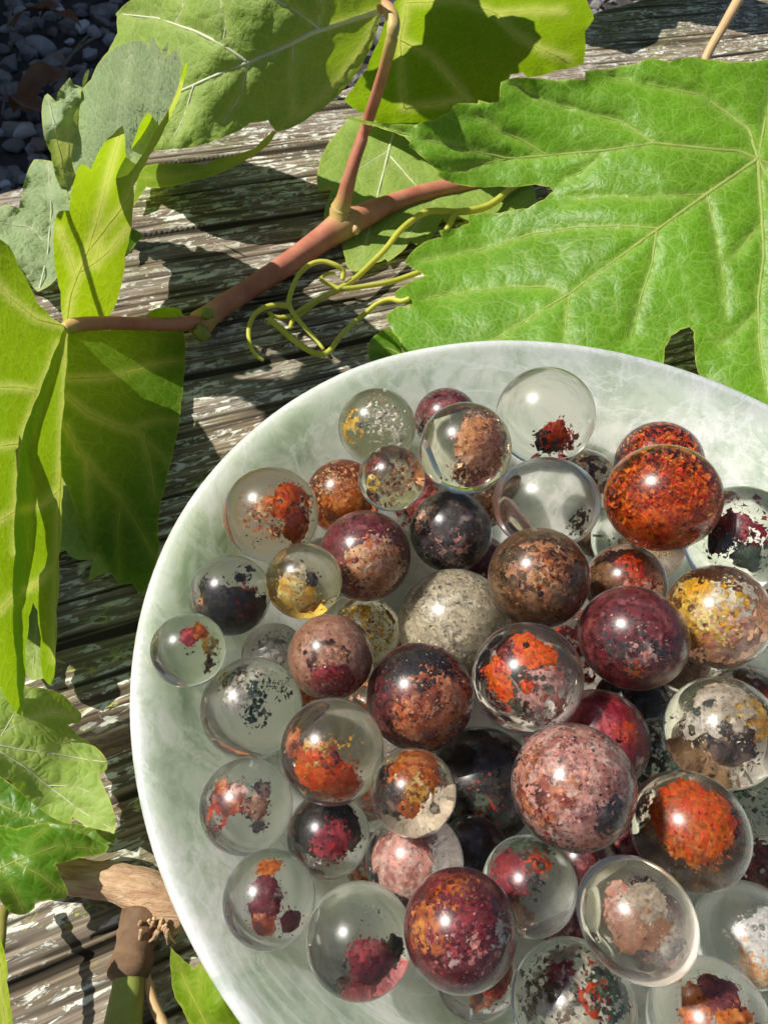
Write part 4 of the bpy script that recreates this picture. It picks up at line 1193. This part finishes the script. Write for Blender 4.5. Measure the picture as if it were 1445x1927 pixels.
# ---- leaf 1: broad sunlit leaf above the bowl
L1 = [(641, 217), (678, 226), (709, 231), (733, 235), (781, 235), (816, 226), (848, 211), (855, 195), (898, 195), (900, 188), (920, 194), (939, 192), (942, 155), (963, 147), (1000, 147), (1048, 152), (1100, 150), (1101, 134), (1148, 130), (1198, 120), (1218, 110), (1258, 116), (1298, 107), (1328, 112), (1373, 117), (1413, 117), (1445, 111), (1520, 105), (1560, 130), (1640, 140), (1660, 190), (1720, 240), (1715, 300), (1750, 380), (1700, 430), (1710, 520), (1650, 560), (1650, 640), (1590, 700), (1540, 820), (1445, 790), (1340, 735), (1312, 700), (1306, 650), (1305, 625), (1297, 615), (1280, 620), (1262, 632), (1250, 655), (1244, 700), (1180, 690), (1100, 675), (1000, 668), (900, 670), (830, 680), (766, 684), (752, 640), (733, 614), (726, 596), (747, 577), (772, 577), (752, 566), (740, 553), (771, 531), (799, 519), (792, 513), (761, 494), (768, 482), (799, 455), (832, 446), (826, 434), (860, 430), (882, 420), (882, 404), (941, 401), (993, 392), (1024, 375), (1041, 359), (1034, 352), (1006, 347), (941, 351), (871, 349), (837, 339), (823, 330), (826, 323), (809, 307), (781, 283), (768, 275), (772, 268), (761, 257), (743, 249), (709, 238), (676, 230)]
J1 = (1425, 300)
V1 = [(1.5, [J1, (1330, 365), (1230, 437), (1150, 495), (1070, 553), (960, 620), (905, 655)]),
      (1.2, [J1, (1390, 286), (1300, 277), (1230, 270), (1140, 283), (1030, 293), (960, 298), (880, 282), (800, 262), (740, 245), (690, 231)]),
      (1.1, [J1, (1408, 245), (1370, 215), (1320, 180), (1230, 160), (1150, 143)]),
      (1.3, [J1, (1432, 400), (1436, 480), (1426, 560), (1427, 640), (1440, 740)]),
      (1.1, [J1, (1440, 220), (1462, 130)]), (1.3, [J1, (1520, 340), (1640, 390), (1720, 400)]), (1.2, [J1, (1500, 430), (1560, 560), (1560, 690)]),
      (.8, [(1230, 270), (1170, 230), (1110, 212), (1060, 200), (1000, 180), (962, 156)]), (.7, [(1030, 293), (985, 265), (940, 245), (900, 215)]),
      (.8, [(1240, 430), (1170, 425), (1080, 428), (1000, 440), (900, 470), (790, 489)]), (.8, [(1235, 436), (1225, 500), (1205, 560), (1185, 640)]),
      (.7, [(1070, 553), (1030, 540), (960, 540), (880, 548), (800, 560)]), (.6, [(1072, 553), (1065, 600), (1060, 645)]),
      (.5, [(960, 298), (900, 310), (850, 318)]), (.5, [(1140, 283), (1100, 320), (1060, 338)]), (.5, [(1330, 365), (1280, 368), (1200, 372), (1120, 368), (1070, 372)]),
      (.5, [(1330, 368), (1345, 440), (1360, 520), (1365, 600)]), (.5, [(1432, 420), (1390, 470), (1365, 490)]), (.5, [(1428, 580), (1390, 620), (1350, 650)])]
Z1 = [(650, 217, -4), (940, 170, 5), (1300, 110, 15), (1425, 300, 3), (1041, 359, -11), (740, 580, -33), (1000, 640, -28), (1250, 640, -22), (1445, 740, -22), (1650, 450, -2), (1560, 140, 14), (882, 410, -20), (820, 300, -9), (1150, 480, -14)]
leaf(vine, 'green', [(L1, Z1, V1)], 'broad sunlit leaf with deep sinus behind the bowl', 0.0010, 0.0008, 9, 11, 3.0)

# ---- leaf 2: large leaf seen from its pale underside, hanging from the tall petiole
L2 = [(247, 0), (224, 20), (218, 26), (221, 32), (222, 62), (214, 78), (204, 97), (189, 115), (187, 124), (179, 142), (185, 200), (220, 262), (270, 290), (295, 283), (325, 280), (380, 272), (425, 256), (452, 245), (470, 232), (505, 226), (520, 248), (550, 240), (590, 215), (630, 185), (665, 145), (690, 105), (703, 72), (716, 32), (718, 12), (712, -30), (640, -70), (520, -95), (400, -90), (300, -50)]
V2 = [(2.2, [(716, 18), (650, 40), (590, 60), (520, 95), (460, 120), (400, 145), (345, 170), (270, 205)]),
      (1.3, [(465, 116), (420, 85), (370, 60), (300, 35), (224, 26)]), (1.1, [(603, 54), (560, 22), (520, 0), (480, -25)]),
      (.9, [(468, 118), (452, 180), (420, 232)]), (.8, [(365, 162), (345, 225), (325, 262)]), (.6, [(552, 80), (550, 150), (553, 215)]), (.6, [(600, 52), (603, 10), (610, -30)]),
      (.6, [(716, 20), (690, 80), (650, 135), (600, 190), (550, 225)]), (.5, [(420, 85), (425, 40), (410, -20)]), (.5, [(330, 45), (345, 10), (340, -30)])]
Z2 = [(718, 15, 20), (640, 100, 4), (560, 235, -14), (665, 145, -4), (450, 120, 2), (450, 245, -14), (300, 275, -17), (230, 30, -4), (190, 130, -16), (350, 0, 10), (520, -90, 26), (505, 226, -12), (620, 185, -7)]
L2b = [(255, 350), (264, 325), (275, 311), (330, 308), (388, 311), (402, 302), (440, 294), (480, 280), (505, 255), (513, 246), (521, 247), (505, 272), (465, 300), (415, 325), (365, 340), (300, 354), (276, 352), (262, 372), (252, 389)]
Z2b = [(262, 330, -38), (275, 352, -37), (300, 352, -35), (390, 310, -36), (415, 325, -30), (505, 270, -21), (515, 247, -20), (440, 294, -30), (252, 388, -39)]
leaf(vine, 'under', [(L2, Z2, V2)], 'large curled leaf showing its pale underside and thick white midrib', 0.0012, 0.0007, 9, 23, 3.0)
leaf(vine, 'young', [(L2b, Z2b, [(.8, [(276, 335), (340, 330), (410, 314), (470, 290), (512, 252)])])], 'folded margin of curled leaf, bright where the sun shines through', 0.0012, 0.0002, 8, 25, 1.4)

# ---- leaf 3: leaf behind the petiole, lit through from the far side
L3 = [(648, 188), (665, 165), (690, 130), (712, 80), (735, 20), (760, -20), (900, -60), (1060, -40), (1100, -5), (1117, 35), (1100, 58), (1097, 120), (1045, 133), (1010, 143), (993, 146), (983, 136), (960, 140), (950, 170), (940, 200), (880, 235), (800, 255), (730, 240), (690, 215), (660, 200)]
V3 = [(1.0, [(760, 202), (755, 140), (753, 75), (765, 10)]), (.9, [(753, 75), (813, 105), (853, 150), (885, 195)]), (.9, [(765, 5), (863, 0), (933, 25), (973, 65), (1023, 95), (1070, 110)]), (.7, [(760, 202), (820, 195), (880, 185)]), (.6, [(933, 25), (1000, 20), (1060, 20)])]
Z3 = [(690, 130, -12), (735, 20, 10), (760, -20, 18), (900, -60, 24), (1117, 35, 0), (1097, 120, -18), (993, 146, -26), (850, 240, -40), (660, 190, -28), (870, 80, -8)]
leaf(vine, 'glow', [(L3, Z3, V3)], 'upright leaf behind the tall petiole, glowing yellow green', 0.0012, 0.0006, 9, 31, 1.9)

# ---- leaf 4: flat leaf on the boards beneath the cane
L4 = [(601, 358), (596, 340), (600, 312), (613, 278), (630, 255), (660, 222), (720, 215), (850, 222), (900, 300), (1000, 340), (1010, 380), (930, 410), (882, 418), (858, 408), (850, 430), (833, 409), (823, 428), (812, 448), (800, 456), (785, 462), (772, 452), (762, 468), (745, 482), (730, 493), (725, 487), (700, 498), (678, 509), (664, 511), (652, 500), (650, 487), (644, 458), (625, 432), (609, 409), (613, 388), (622, 365), (628, 350)]
V4 = [(1.2, [(752, 215), (735, 270), (720, 330), (705, 390), (690, 450), (668, 507)]), (.8, [(735, 295), (770, 335), (810, 380)]), (.7, [(737, 280), (690, 310), (640, 340)]), (.6, [(790, 415), (770, 440), (735, 485)]), (.6, [(705, 390), (660, 410), (622, 412)])]
Z4 = [(601, 358, -38.5), (630, 255, -37), (850, 220, -38), (1000, 340, -39.6), (664, 510, -40), (800, 470, -40), (610, 408, -39.5), (740, 330, -38), (900, 400, -40)]
leaf(vine, 'under', [(L4, Z4, V4)], 'pale leaf lying flat on the boards under the cane', 0.0016, 0.0004, 9, 37, 2.0)

# ---- leaf 5: young leaf standing upright on the left
L5a = [(135, 296), (147, 239), (149, 214), (151, 182), (156, 168), (172, 149), (187, 117), (214, 92), (239, 80), (252, 75), (269, 77), (280, 84), (284, 74), (287, 64), (296, 82), (304, 98), (310, 88), (317, 79), (319, 84), (312, 108), (323, 98), (336, 90), (340, 110), (342, 135), (330, 180), (290, 250), (262, 300), (240, 330), (174, 340), (142, 326)]
L5b = [(353, 116), (351, 135), (347, 150), (331, 199), (311, 239), (281, 294), (264, 326), (252, 350), (250, 400), (245, 440), (236, 480), (232, 520), (225, 550), (215, 580), (200, 600), (150, 612), (120, 606), (115, 550), (109, 525), (102, 475), (102, 440), (107, 405), (113, 397), (131, 396), (136, 360), (143, 331), (147, 316), (157, 309), (172, 319), (178, 304), (197, 269), (214, 252), (231, 236), (235, 252), (236, 280), (238, 309), (247, 286), (257, 254), (269, 224), (280, 211), (286, 219), (294, 212), (310, 203), (324, 174), (343, 142), (346, 128)]
V5b = [(1.4, [(127, 606), (133, 560), (145, 525), (165, 475), (200, 430), (240, 378), (262, 325), (300, 245), (340, 160)]), (.8, [(165, 475), (182, 420), (195, 370), (210, 310), (229, 245)]), (.7, [(152, 512), (185, 490), (212, 465), (240, 430)]), (.6, [(145, 525), (130, 480), (112, 430)]), (.6, [(182, 500), (190, 450)])]
Z5a = [(140, 320, -18), (250, 310, -6), (252, 75, 24), (150, 180, -4), (340, 95, 34), (300, 180, 20), (200, 200, 4)]
Z5b = [(120, 600, -25), (205, 598, -36), (102, 440, -4), (250, 440, -32), (112, 398, 0), (255, 346, -22), (157, 309, 4), (230, 237, 14), (285, 219, 14), (352, 117, 26), (331, 199, 4), (281, 294, -10), (180, 450, -14)]
leaf(vine, 'grey', [(L5a, Z5a, [(.5, [(200, 330), (220, 250), (235, 160), (250, 90)]), (.5, [(240, 320), (275, 230), (290, 160), (300, 105)])])], 'downy grey green face of the upright young leaf', 0.001, 0.0003, 8, 41, 1.5)
leaf(vine, 'young', [(L5b, Z5b, V5b)], 'upright young leaf half glowing lime green against the sun', 0.0005, 0.0003, 7, 43, 1.9)
# ---- leaf 6: small crumpled leaf
L6 = [(132, 146), (120, 160), (110, 173), (107, 192), (99, 184), (90, 176), (85, 180), (80, 197), (80, 229), (86, 264), (97, 289), (101, 311), (107, 336), (120, 361), (131, 378), (137, 361), (141, 331), (136, 294), (147, 239), (149, 199), (153, 173), (160, 160), (169, 134), (167, 130), (160, 140), (155, 164), (139, 159)]
Z6 = [(80, 200, -8), (131, 378, -28), (168, 132, 4), (140, 250, -15), (90, 180, -4), (110, 310, -22), (110, 240, -6)]
leaf(vine, 'grey', [(L6, Z6, [(.8, [(131, 370), (115, 300), (104, 240), (92, 190)]), (.6, [(125, 300), (132, 230), (134, 160)])])], 'small crumpled young leaf beside the upright leaf', 0.0035, 0.0004, 6, 47, 1.6)
# ---- leaf 7: shaded leaf at the edge of the bench
L7 = [(65, 300), (52, 325), (42, 370), (36, 392), (10, 385), (-14, 398), (-30, 480), (20, 500), (50, 525), (72, 549), (90, 540), (105, 526), (125, 500), (138, 420), (132, 375), (115, 335), (100, 304), (84, 301)]
Z7 = [(65, 300, -27), (0, 395, -30), (75, 547, -36), (130, 400, -29), (20, 500, -34), (100, 305, -26)]
leaf(vine, 'grey', [(L7, Z7, [(1.0, [(75, 545), (90, 480), (97, 400), (92, 310)]), (.6, [(92, 465), (60, 430), (10, 420)])])], 'greyish green leaf hanging over the bench edge', 0.0028, 0.0006, 8, 53, 1.7)
leaf(vine, 'deep', [([(228, 425), (250, 430), (271, 442), (258, 456), (241, 478), (226, 470)], [(228, 425, -36), (271, 442, -38), (241, 478, -39), (228, 470, -37)], [])], None, 0.0006, 0, 6, 55)
leaf(vine, 'young', [([(274, 593), (292, 581), (318, 578), (341, 582), (343, 598), (310, 600)], [(274, 593, -31), (341, 582, -32), (310, 600, -32), (300, 580, -29)], [])], 'tiny leaf growing at the joint of the cane', 0.0008, 0, 6, 57)
# ---- leaf 8: large drooping leaf on the left, three folded lobes
L8a = [(-45, 425), (0, 450), (20, 465), (35, 500), (55, 535), (70, 570), (100, 600), (123, 614), (112, 645), (92, 695), (75, 740), (58, 780), (45, 815), (36, 880), (32, 940), (30, 1040), (26, 1140), (32, 1240), (44, 1357), (30, 1340), (0, 1288), (-45, 1240)]
L8b = [(123, 614), (132, 625), (129, 680), (124, 760), (119, 850), (116, 950), (111, 1050), (107, 1150), (104, 1230), (103, 1272), (95, 1290), (82, 1276), (78, 1200), (72, 1150), (63, 1134), (55, 1160), (48, 1220), (45, 1300), (43, 1350), (32, 1240), (26, 1140), (30, 1040), (32, 940), (36, 880), (45, 815), (58, 780), (75, 740), (92, 695), (112, 645)]
L8c = [(130, 620), (200, 622), (300, 624), (346, 620), (346, 715), (341, 757), (328, 840), (316, 890), (304, 940), (297, 980), (297, 1010), (301, 1020), (298, 1045), (285, 1085), (269, 1118), (259, 1112), (250, 1098), (224, 1098), (216, 1088), (205, 1068), (195, 1046), (186, 1030), (180, 1042), (170, 1034), (158, 1000), (145, 960), (130, 920), (117, 897), (122, 760), (128, 680)]
V8a = [(1.0, [(112, 645), (75, 740), (45, 815), (34, 920), (30, 1040)]), (.6, [(70, 735), (30, 728), (-30, 730)]), (.6, [(40, 835), (10, 838), (-30, 846)]), (.6, [(123, 614), (70, 600), (20, 560), (-30, 500)]), (.5, [(33, 960), (0, 980), (-30, 985)]), (.5, [(28, 1120), (0, 1150), (-30, 1160)])]
V8b = [(1.7, [(129, 620), (126, 700), (121, 780), (116, 870), (112, 960), (108, 1080), (104, 1240)]), (.5, [(108, 1060), (80, 1090), (50, 1110)]), (.5, [(114, 920), (80, 950), (40, 960)])]
V8c = [(1.0, [(129, 713), (200, 710), (260, 695), (310, 682), (345, 679)]), (1.1, [(128, 745), (165, 778), (215, 800), (260, 815), (290, 840), (318, 872)]), (.6, [(262, 803), (300, 790), (336, 792)]), (1.0, [(123, 800), (150, 850), (190, 895), (230, 940), (260, 990), (290, 1045)]), (.7, [(272, 822), (283, 870), (293, 940)]), (.5, [(230, 940), (222, 1000), (226, 1090)]), (.5, [(165, 870), (168, 950), (175, 1020)])]
Z8a = [(123, 614, -25), (-45, 430, 6), (20, 465, -2), (-45, 800, 6), (75, 740, -20), (32, 940, -16), (30, 1040, -16), (44, 1357, -30), (-45, 1240, 4)]
Z8b = [(123, 614, -25), (132, 625, -27), (45, 815, -10), (119, 850, -33), (34, 920, -8), (115, 950, -34), (30, 1040, -8), (108, 1100, -36), (44, 1350, -24), (103, 1272, -39)]
Z8c = [(131, 622, -26), (346, 620, -39.5), (346, 715, -39.5), (118, 895, -32), (128, 700, -27), (297, 1000, -39.5), (269, 1117, -40), (180, 1041, -39), (240, 800, -34)]
leaf(vine, 'glow', [(L8a, Z8a, V8a), (L8b, Z8b, V8b), (L8c, Z8c, V8c)], 'large drooping leaf folded along its yellow midrib, sun shining through', 0.0006, 0.0003, 8, 61, 2.1)
# ---- leaf 9: pale leaf glimpsed behind it
L9 = [(60, 860), (118, 880), (150, 930), (190, 1000), (215, 1060), (206, 1076), (186, 1082), (167, 1092), (178, 1052), (150, 1054), (134, 1047), (125, 1036), (104, 1042), (100, 1150), (90, 1275), (60, 1280), (36, 1250), (30, 1100)]
leaf(vine, 'under', [(L9, [(60, 860, -39), (215, 1060, -40), (90, 1275, -39.5), (40, 1250, -39), (120, 1000, -38.5)], [(.7, [(120, 900), (100, 1000), (75, 1120), (62, 1270)])])], 'pale leaf lying on the boards behind the drooping leaf', 0.001, 0.0003, 8, 67, 1.6)
leaf(vine, 'deep', [([(691, 657), (698, 638), (726, 617), (760, 640), (772, 680), (735, 692), (700, 688)], [(691, 657, -40), (726, 617, -39), (772, 680, -40), (700, 688, -40)], [(.6, [(770, 678), (730, 655), (693, 655)])])], None, 0.001, 0.0002, 7, 71)

# ---- tendrils
TD = [
 [(1010, 330, -38, 9), (961, 354, -37.5, 9), (934, 378, -36.5, 9), (906, 392, -36, 9), (861, 399, -35, 9), (830, 397, -34, 8.5), (802, 399, -33.5, 8.5), (775, 415, -33.5, 8.5), (750, 437, -34, 8.5), (726, 468, -35, 8), (698, 496, -35.5, 8), (664, 527, -36, 8), (629, 548, -36.5, 7.5), (590, 568, -37, 7), (555, 590, -37.5, 6.5)],
 [(856, 401, -35, 8), (846, 420, -36, 8), (836, 440, -38, 6)],
 [(790, 512, -37, 6.5), (776, 517, -37, 6.5), (740, 529, -37, 6.5), (698, 537, -36.8, 6.5), (646, 543, -36.5, 6.5), (622, 536, -36, 6), (606, 527, -35.5, 6), (609, 518, -35, 5.5), (630, 513, -35, 5)],
 [(644, 527, -35, 6), (646, 511, -33.5, 6.5), (632, 499, -32, 6.5), (606, 492, -31.5, 6.5), (581, 499, -32, 6.5), (562, 518, -33.5, 6.5), (549, 546, -35, 6.5), (544, 572, -36, 7.5), (558, 597, -37, 6.5), (577, 620, -38, 6.5), (597, 642, -39, 6), (609, 658, -39.5, 5)],
 [(546, 576, -36, 7), (520, 574, -35.5, 6.5), (495, 580, -35.5, 6.5), (476, 597, -36, 6.5), (468, 623, -37, 6), (472, 652, -38, 6), (485, 671, -39, 6), (496, 678, -39.8, 5)],
 [(507, 600, -37, 8), (527, 617, -37.5, 8), (552, 639, -38, 7.5), (584, 661, -38.5, 7.5), (606, 667, -38.5, 7.5), (622, 658, -38, 7), (641, 632, -37.5, 7), (663, 610, -37, 7), (686, 591, -36, 7), (709, 572, -34, 7), (733, 563, -32, 7.5), (754, 567, -31, 8), (770, 562, -30, 8.5)],
 [(650, 541, -37.5, 7), (606, 560, -38, 7), (574, 585, -38.5, 6.5), (552, 602, -38.5, 6.5), (546, 618, -39, 5)],
 [(505, 588, -37, 5), (522, 597, -38, 6), (548, 595, -38, 6)],
]
for i, t in enumerate(TD):
    ptube('tendril', vine, M_tendril, [(a, b, c, d * (0.80 - 0.18 * j / len(t))) for j, (a, b, c, d) in enumerate(t)], 8, 0.10, 20 + i)

# ================================================================== second, older shoot at the lower left
vine2 = empty('vine_cutting')
tag(vine2, 'old brown vine cane with a green shoot and small leaves beside the bowl', 'vine')
old = ptube('old_cane', vine2, M_bark, [(60, 1648, -38.2, 28), (130, 1652, -38, 30), (180, 1655, -37.8, 32), (230, 1663, -37.5, 36), (275, 1680, -37.2, 42), (315, 1704, -37.2, 42), (350, 1730, -37.6, 34)], 20, 0.12, 31, 'broken brown woody cane with fibrous bark')
ptube('husk', vine2, M_husk, [(268, 1712, -36.8, 34), (262, 1748, -36.9, 36), (254, 1785, -37.1, 36), (247, 1812, -37.0, 38), (243, 1836, -36.6, 40)], 16, 0.22, 32, 'dark papery husk at the base of the shoot')
ptube('green_shoot', vine2, M_shoot, [(250, 1790, -37.4, 22), (243, 1850, -37.4, 30), (236, 1900, -37.2, 33), (228, 1960, -37.2, 37), (222, 2020, -37.2, 38)], 16, 0.06, 33)
ptube('side_stem', vine2, M_pale_pet, [(268, 1800, -38.5, 9), (276, 1845, -38.2, 9.5), (290, 1890, -38, 10), (310, 1935, -37.8, 11), (330, 1985, -37.6, 12)], 10, 0.06, 34)
for k in range(16):          # frayed fibres at the broken end
    a = random.uniform(-0.9, 0.9)
    x, y = 282 + random.uniform(-22, 34), 1738 + random.uniform(-14, 16)
    L = random.uniform(14, 34)
    ptube('fibre', vine2, M_bark if k % 3 else M_pale_pet, [(x, y, -33.5, 4.0), (x + L * 0.4 * math.sin(a), y + L * 0.5, -34 - random.random(), 3.2), (x + L * math.sin(a), y + L * math.cos(a), -35 - random.random() * 2, 1.6)], 6, 0.3, 60 + k)
ptube('petiole', vine2, M_shoot, [(20, 1690, -35, 10), (6, 1725, -33, 9), (2, 1770, -31, 9), (-10, 1850, -30, 9), (-30, 1950, -30, 9)], 10, 0.05, 36)

L10 = [(-35, 1283), (20, 1300), (42, 1290), (60, 1293), (97, 1299), (120, 1308), (140, 1330), (154, 1343), (152, 1359), (127, 1363), (147, 1384), (172, 1400), (195, 1420), (203, 1434), (202, 1447), (186, 1460), (200, 1490), (211, 1515), (219, 1550), (215, 1569), (205, 1564), (165, 1555), (137, 1537), (135, 1550), (120, 1548), (75, 1522), (45, 1495), (20, 1470), (-35, 1430)]
V10 = [(1.1, [(-30, 1398), (50, 1412), (110, 1420), (170, 1430), (201, 1434)]), (.8, [(-20, 1400), (50, 1445), (100, 1485), (160, 1530), (212, 1560)]), (.7, [(-20, 1396), (40, 1360), (90, 1340), (140, 1345)]), (.6, [(0, 1390), (30, 1340), (60, 1300)]), (.5, [(100, 1420), (130, 1395), (160, 1398)]), (.5, [(90, 1478), (140, 1480), (195, 1500)])]
Z10 = [(-35, 1285, -26), (97, 1299, -30), (203, 1434, -30), (219, 1550, -30), (75, 1522, -32), (-35, 1430, -22), (154, 1343, -36), (90, 1420, -27), (20, 1300, -26)]
leaf(vine2, 'under', [(L10, Z10, V10)], 'light yellow green toothed leaf beside the bowl', 0.0012, 0.0005, 8, 73, 2.0)
L11 = [(-35, 1535), (0, 1552), (30, 1560), (60, 1553), (90, 1549), (135, 1560), (175, 1578), (206, 1593), (199, 1605), (150, 1614), (105, 1626), (115, 1650), (129, 1678), (126, 1690), (95, 1694), (66, 1696), (66, 1708), (55, 1718), (38, 1722), (18, 1716), (0, 1690), (-35, 1680)]
V11 = [(.9, [(-10, 1640), (30, 1620), (110, 1592), (195, 1598)]), (.8, [(30, 1622), (80, 1648), (124, 1684)]), (.7, [(0, 1636), (25, 1670), (45, 1715)]), (.5, [(40, 1615), (60, 1580), (90, 1555)])]
Z11 = [(0, 1552, -31), (206, 1593, -34), (129, 1680, -32), (40, 1722, -33), (-35, 1680, -28), (60, 1620, -27.5), (-35, 1540, -30), (120, 1600, -30)]
leaf(vine2, 'deep', [(L11, Z11, V11)], 'small glossy dark green leaf over the old cane', 0.0012, 0.0004, 7, 79, 1.9)
leaf(vine2, 'deep', [([(-35, 1440), (40, 1490), (75, 1520), (120, 1545), (165, 1556), (205, 1566), (221, 1572), (212, 1586), (170, 1592), (100, 1575), (40, 1565), (-35, 1560)], [(-35, 1440, -37), (221, 1572, -40), (-35, 1560, -38), (100, 1550, -38.5)], [(.6, [(-30, 1500), (60, 1540), (200, 1574)])])], 'shaded leaf lying under the toothed leaf', 0.001, 0.0002, 8, 83)
leaf(vine2, 'young', [([(-35, 1725), (0, 1764), (10, 1797), (16, 1832), (13, 1845), (20, 1890), (25, 1945), (-35, 1945)], [(-35, 1730, -18), (0, 1764, -22), (24, 1940, -28), (-35, 1940, -16), (16, 1832, -28)], [(.7, [(-30, 1750), (0, 1810), (10, 1930)])])], None, 0.0012, 0.0003, 8, 89)
L12 = [(322, 1783), (330, 1792), (347, 1808), (366, 1824), (371, 1816), (378, 1810), (382, 1820), (398, 1842), (430, 1880), (455, 1920), (480, 1965), (420, 1990), (372, 1965), (357, 1929), (350, 1913), (343, 1897), (330, 1878), (323, 1840)]
Z12 = [(322, 1783, -33), (366, 1824, -34), (455, 1920, -34), (350, 1913, -38), (400, 1900, -31), (480, 1965, -34), (372, 1965, -37)]
leaf(vine2, 'young', [(L12, Z12, [(1.0, [(410, 1975), (380, 1910), (350, 1850), (324, 1787)]), (.6, [(372, 1890), (376, 1850), (378, 1816)])])], 'bright pointed leaf tip under the rim of the bowl', 0.0014, 0.0004, 7, 97, 1.9)

# ---- unseen leaves added to the vine outside the frame to cast shade
def shade_leaf(parent, c, r, tilt, mat, seed, foot, label=None):
    n = 60
    V = [(0, 0, 0)]
    for ring in (0.35, 0.7, 1.0):
        for k in range(n):
            a = 2 * math.pi * k / n
            lobe = 0.80 + 0.20 * math.cos(5 * a) + (0.022 * math.sin(17.3 * a + seed) + 0.018 * (1 if k % 2 else -1) if ring == 1.0 else 0)
            rr = r * ring * lobe
            V.append((rr * math.cos(a + seed), rr * math.sin(a + seed), 0.12 * r * ring * math.sin(2 * a + seed) - 0.1 * r * ring * ring))
    F = [(0, 1 + k, 1 + (k + 1) % n) for k in range(n)]
    for q in (0, 1):
        for k in range(n):
            a, b = 1 + q * n + k, 1 + q * n + (k + 1) % n
            F += [(a, a + n, b + n), (a, b + n, b)]
    V = np.array(V)
    R = np.array(Matrix.Rotation(tilt, 3, 'Y'))
    V = V @ R.T + np.array(c)
    me = mesh_np('leaf', V, F, attrs={'vein': np.zeros(len(V)), 'edge': np.zeros(len(V))})
    lf = obj('leaf', me, LEAF[mat], parent)
    c = np.array(c); foot = np.array(foot)
    mid = (c + foot) / 2 + np.array([-0.006, 0.0, 0.008])
    obj('petiole', tube_mesh('petiole', [c, mid, foot], [0.0009, 0.0011, 0.0014], 8), M_pet, parent)
    return lf
shade_leaf(vine, (-0.124, 0.019, -0.008), 0.023, -0.15, 'green', 3, (-0.150, 0.06, -0.038))
shade_leaf(vine, (-0.136, 0.082, 0.055), 0.0185, -0.1, 'green', 8, (-0.20, 0.11, -0.036))
shade_leaf(vine, (-0.008, 0.432, 0.032), 0.098, 0.1, 'green', 11, (-0.04, 0.47, -0.036))
shade_leaf(vine, (-0.092, 0.232, 0.060), 0.040, 0.1, 'green', 2.6, (-0.13, 0.26, -0.036))

# put each vine's empty at its base on the boards; the parts keep their places
for v_, px_ in ((vine, (645, 425)), (vine2, (255, 1760))):
    b_ = Vector(onz(px_, TABLE))
    v_.location = b_
    for ch in v_.children:
        ch.location = ch.location - b_
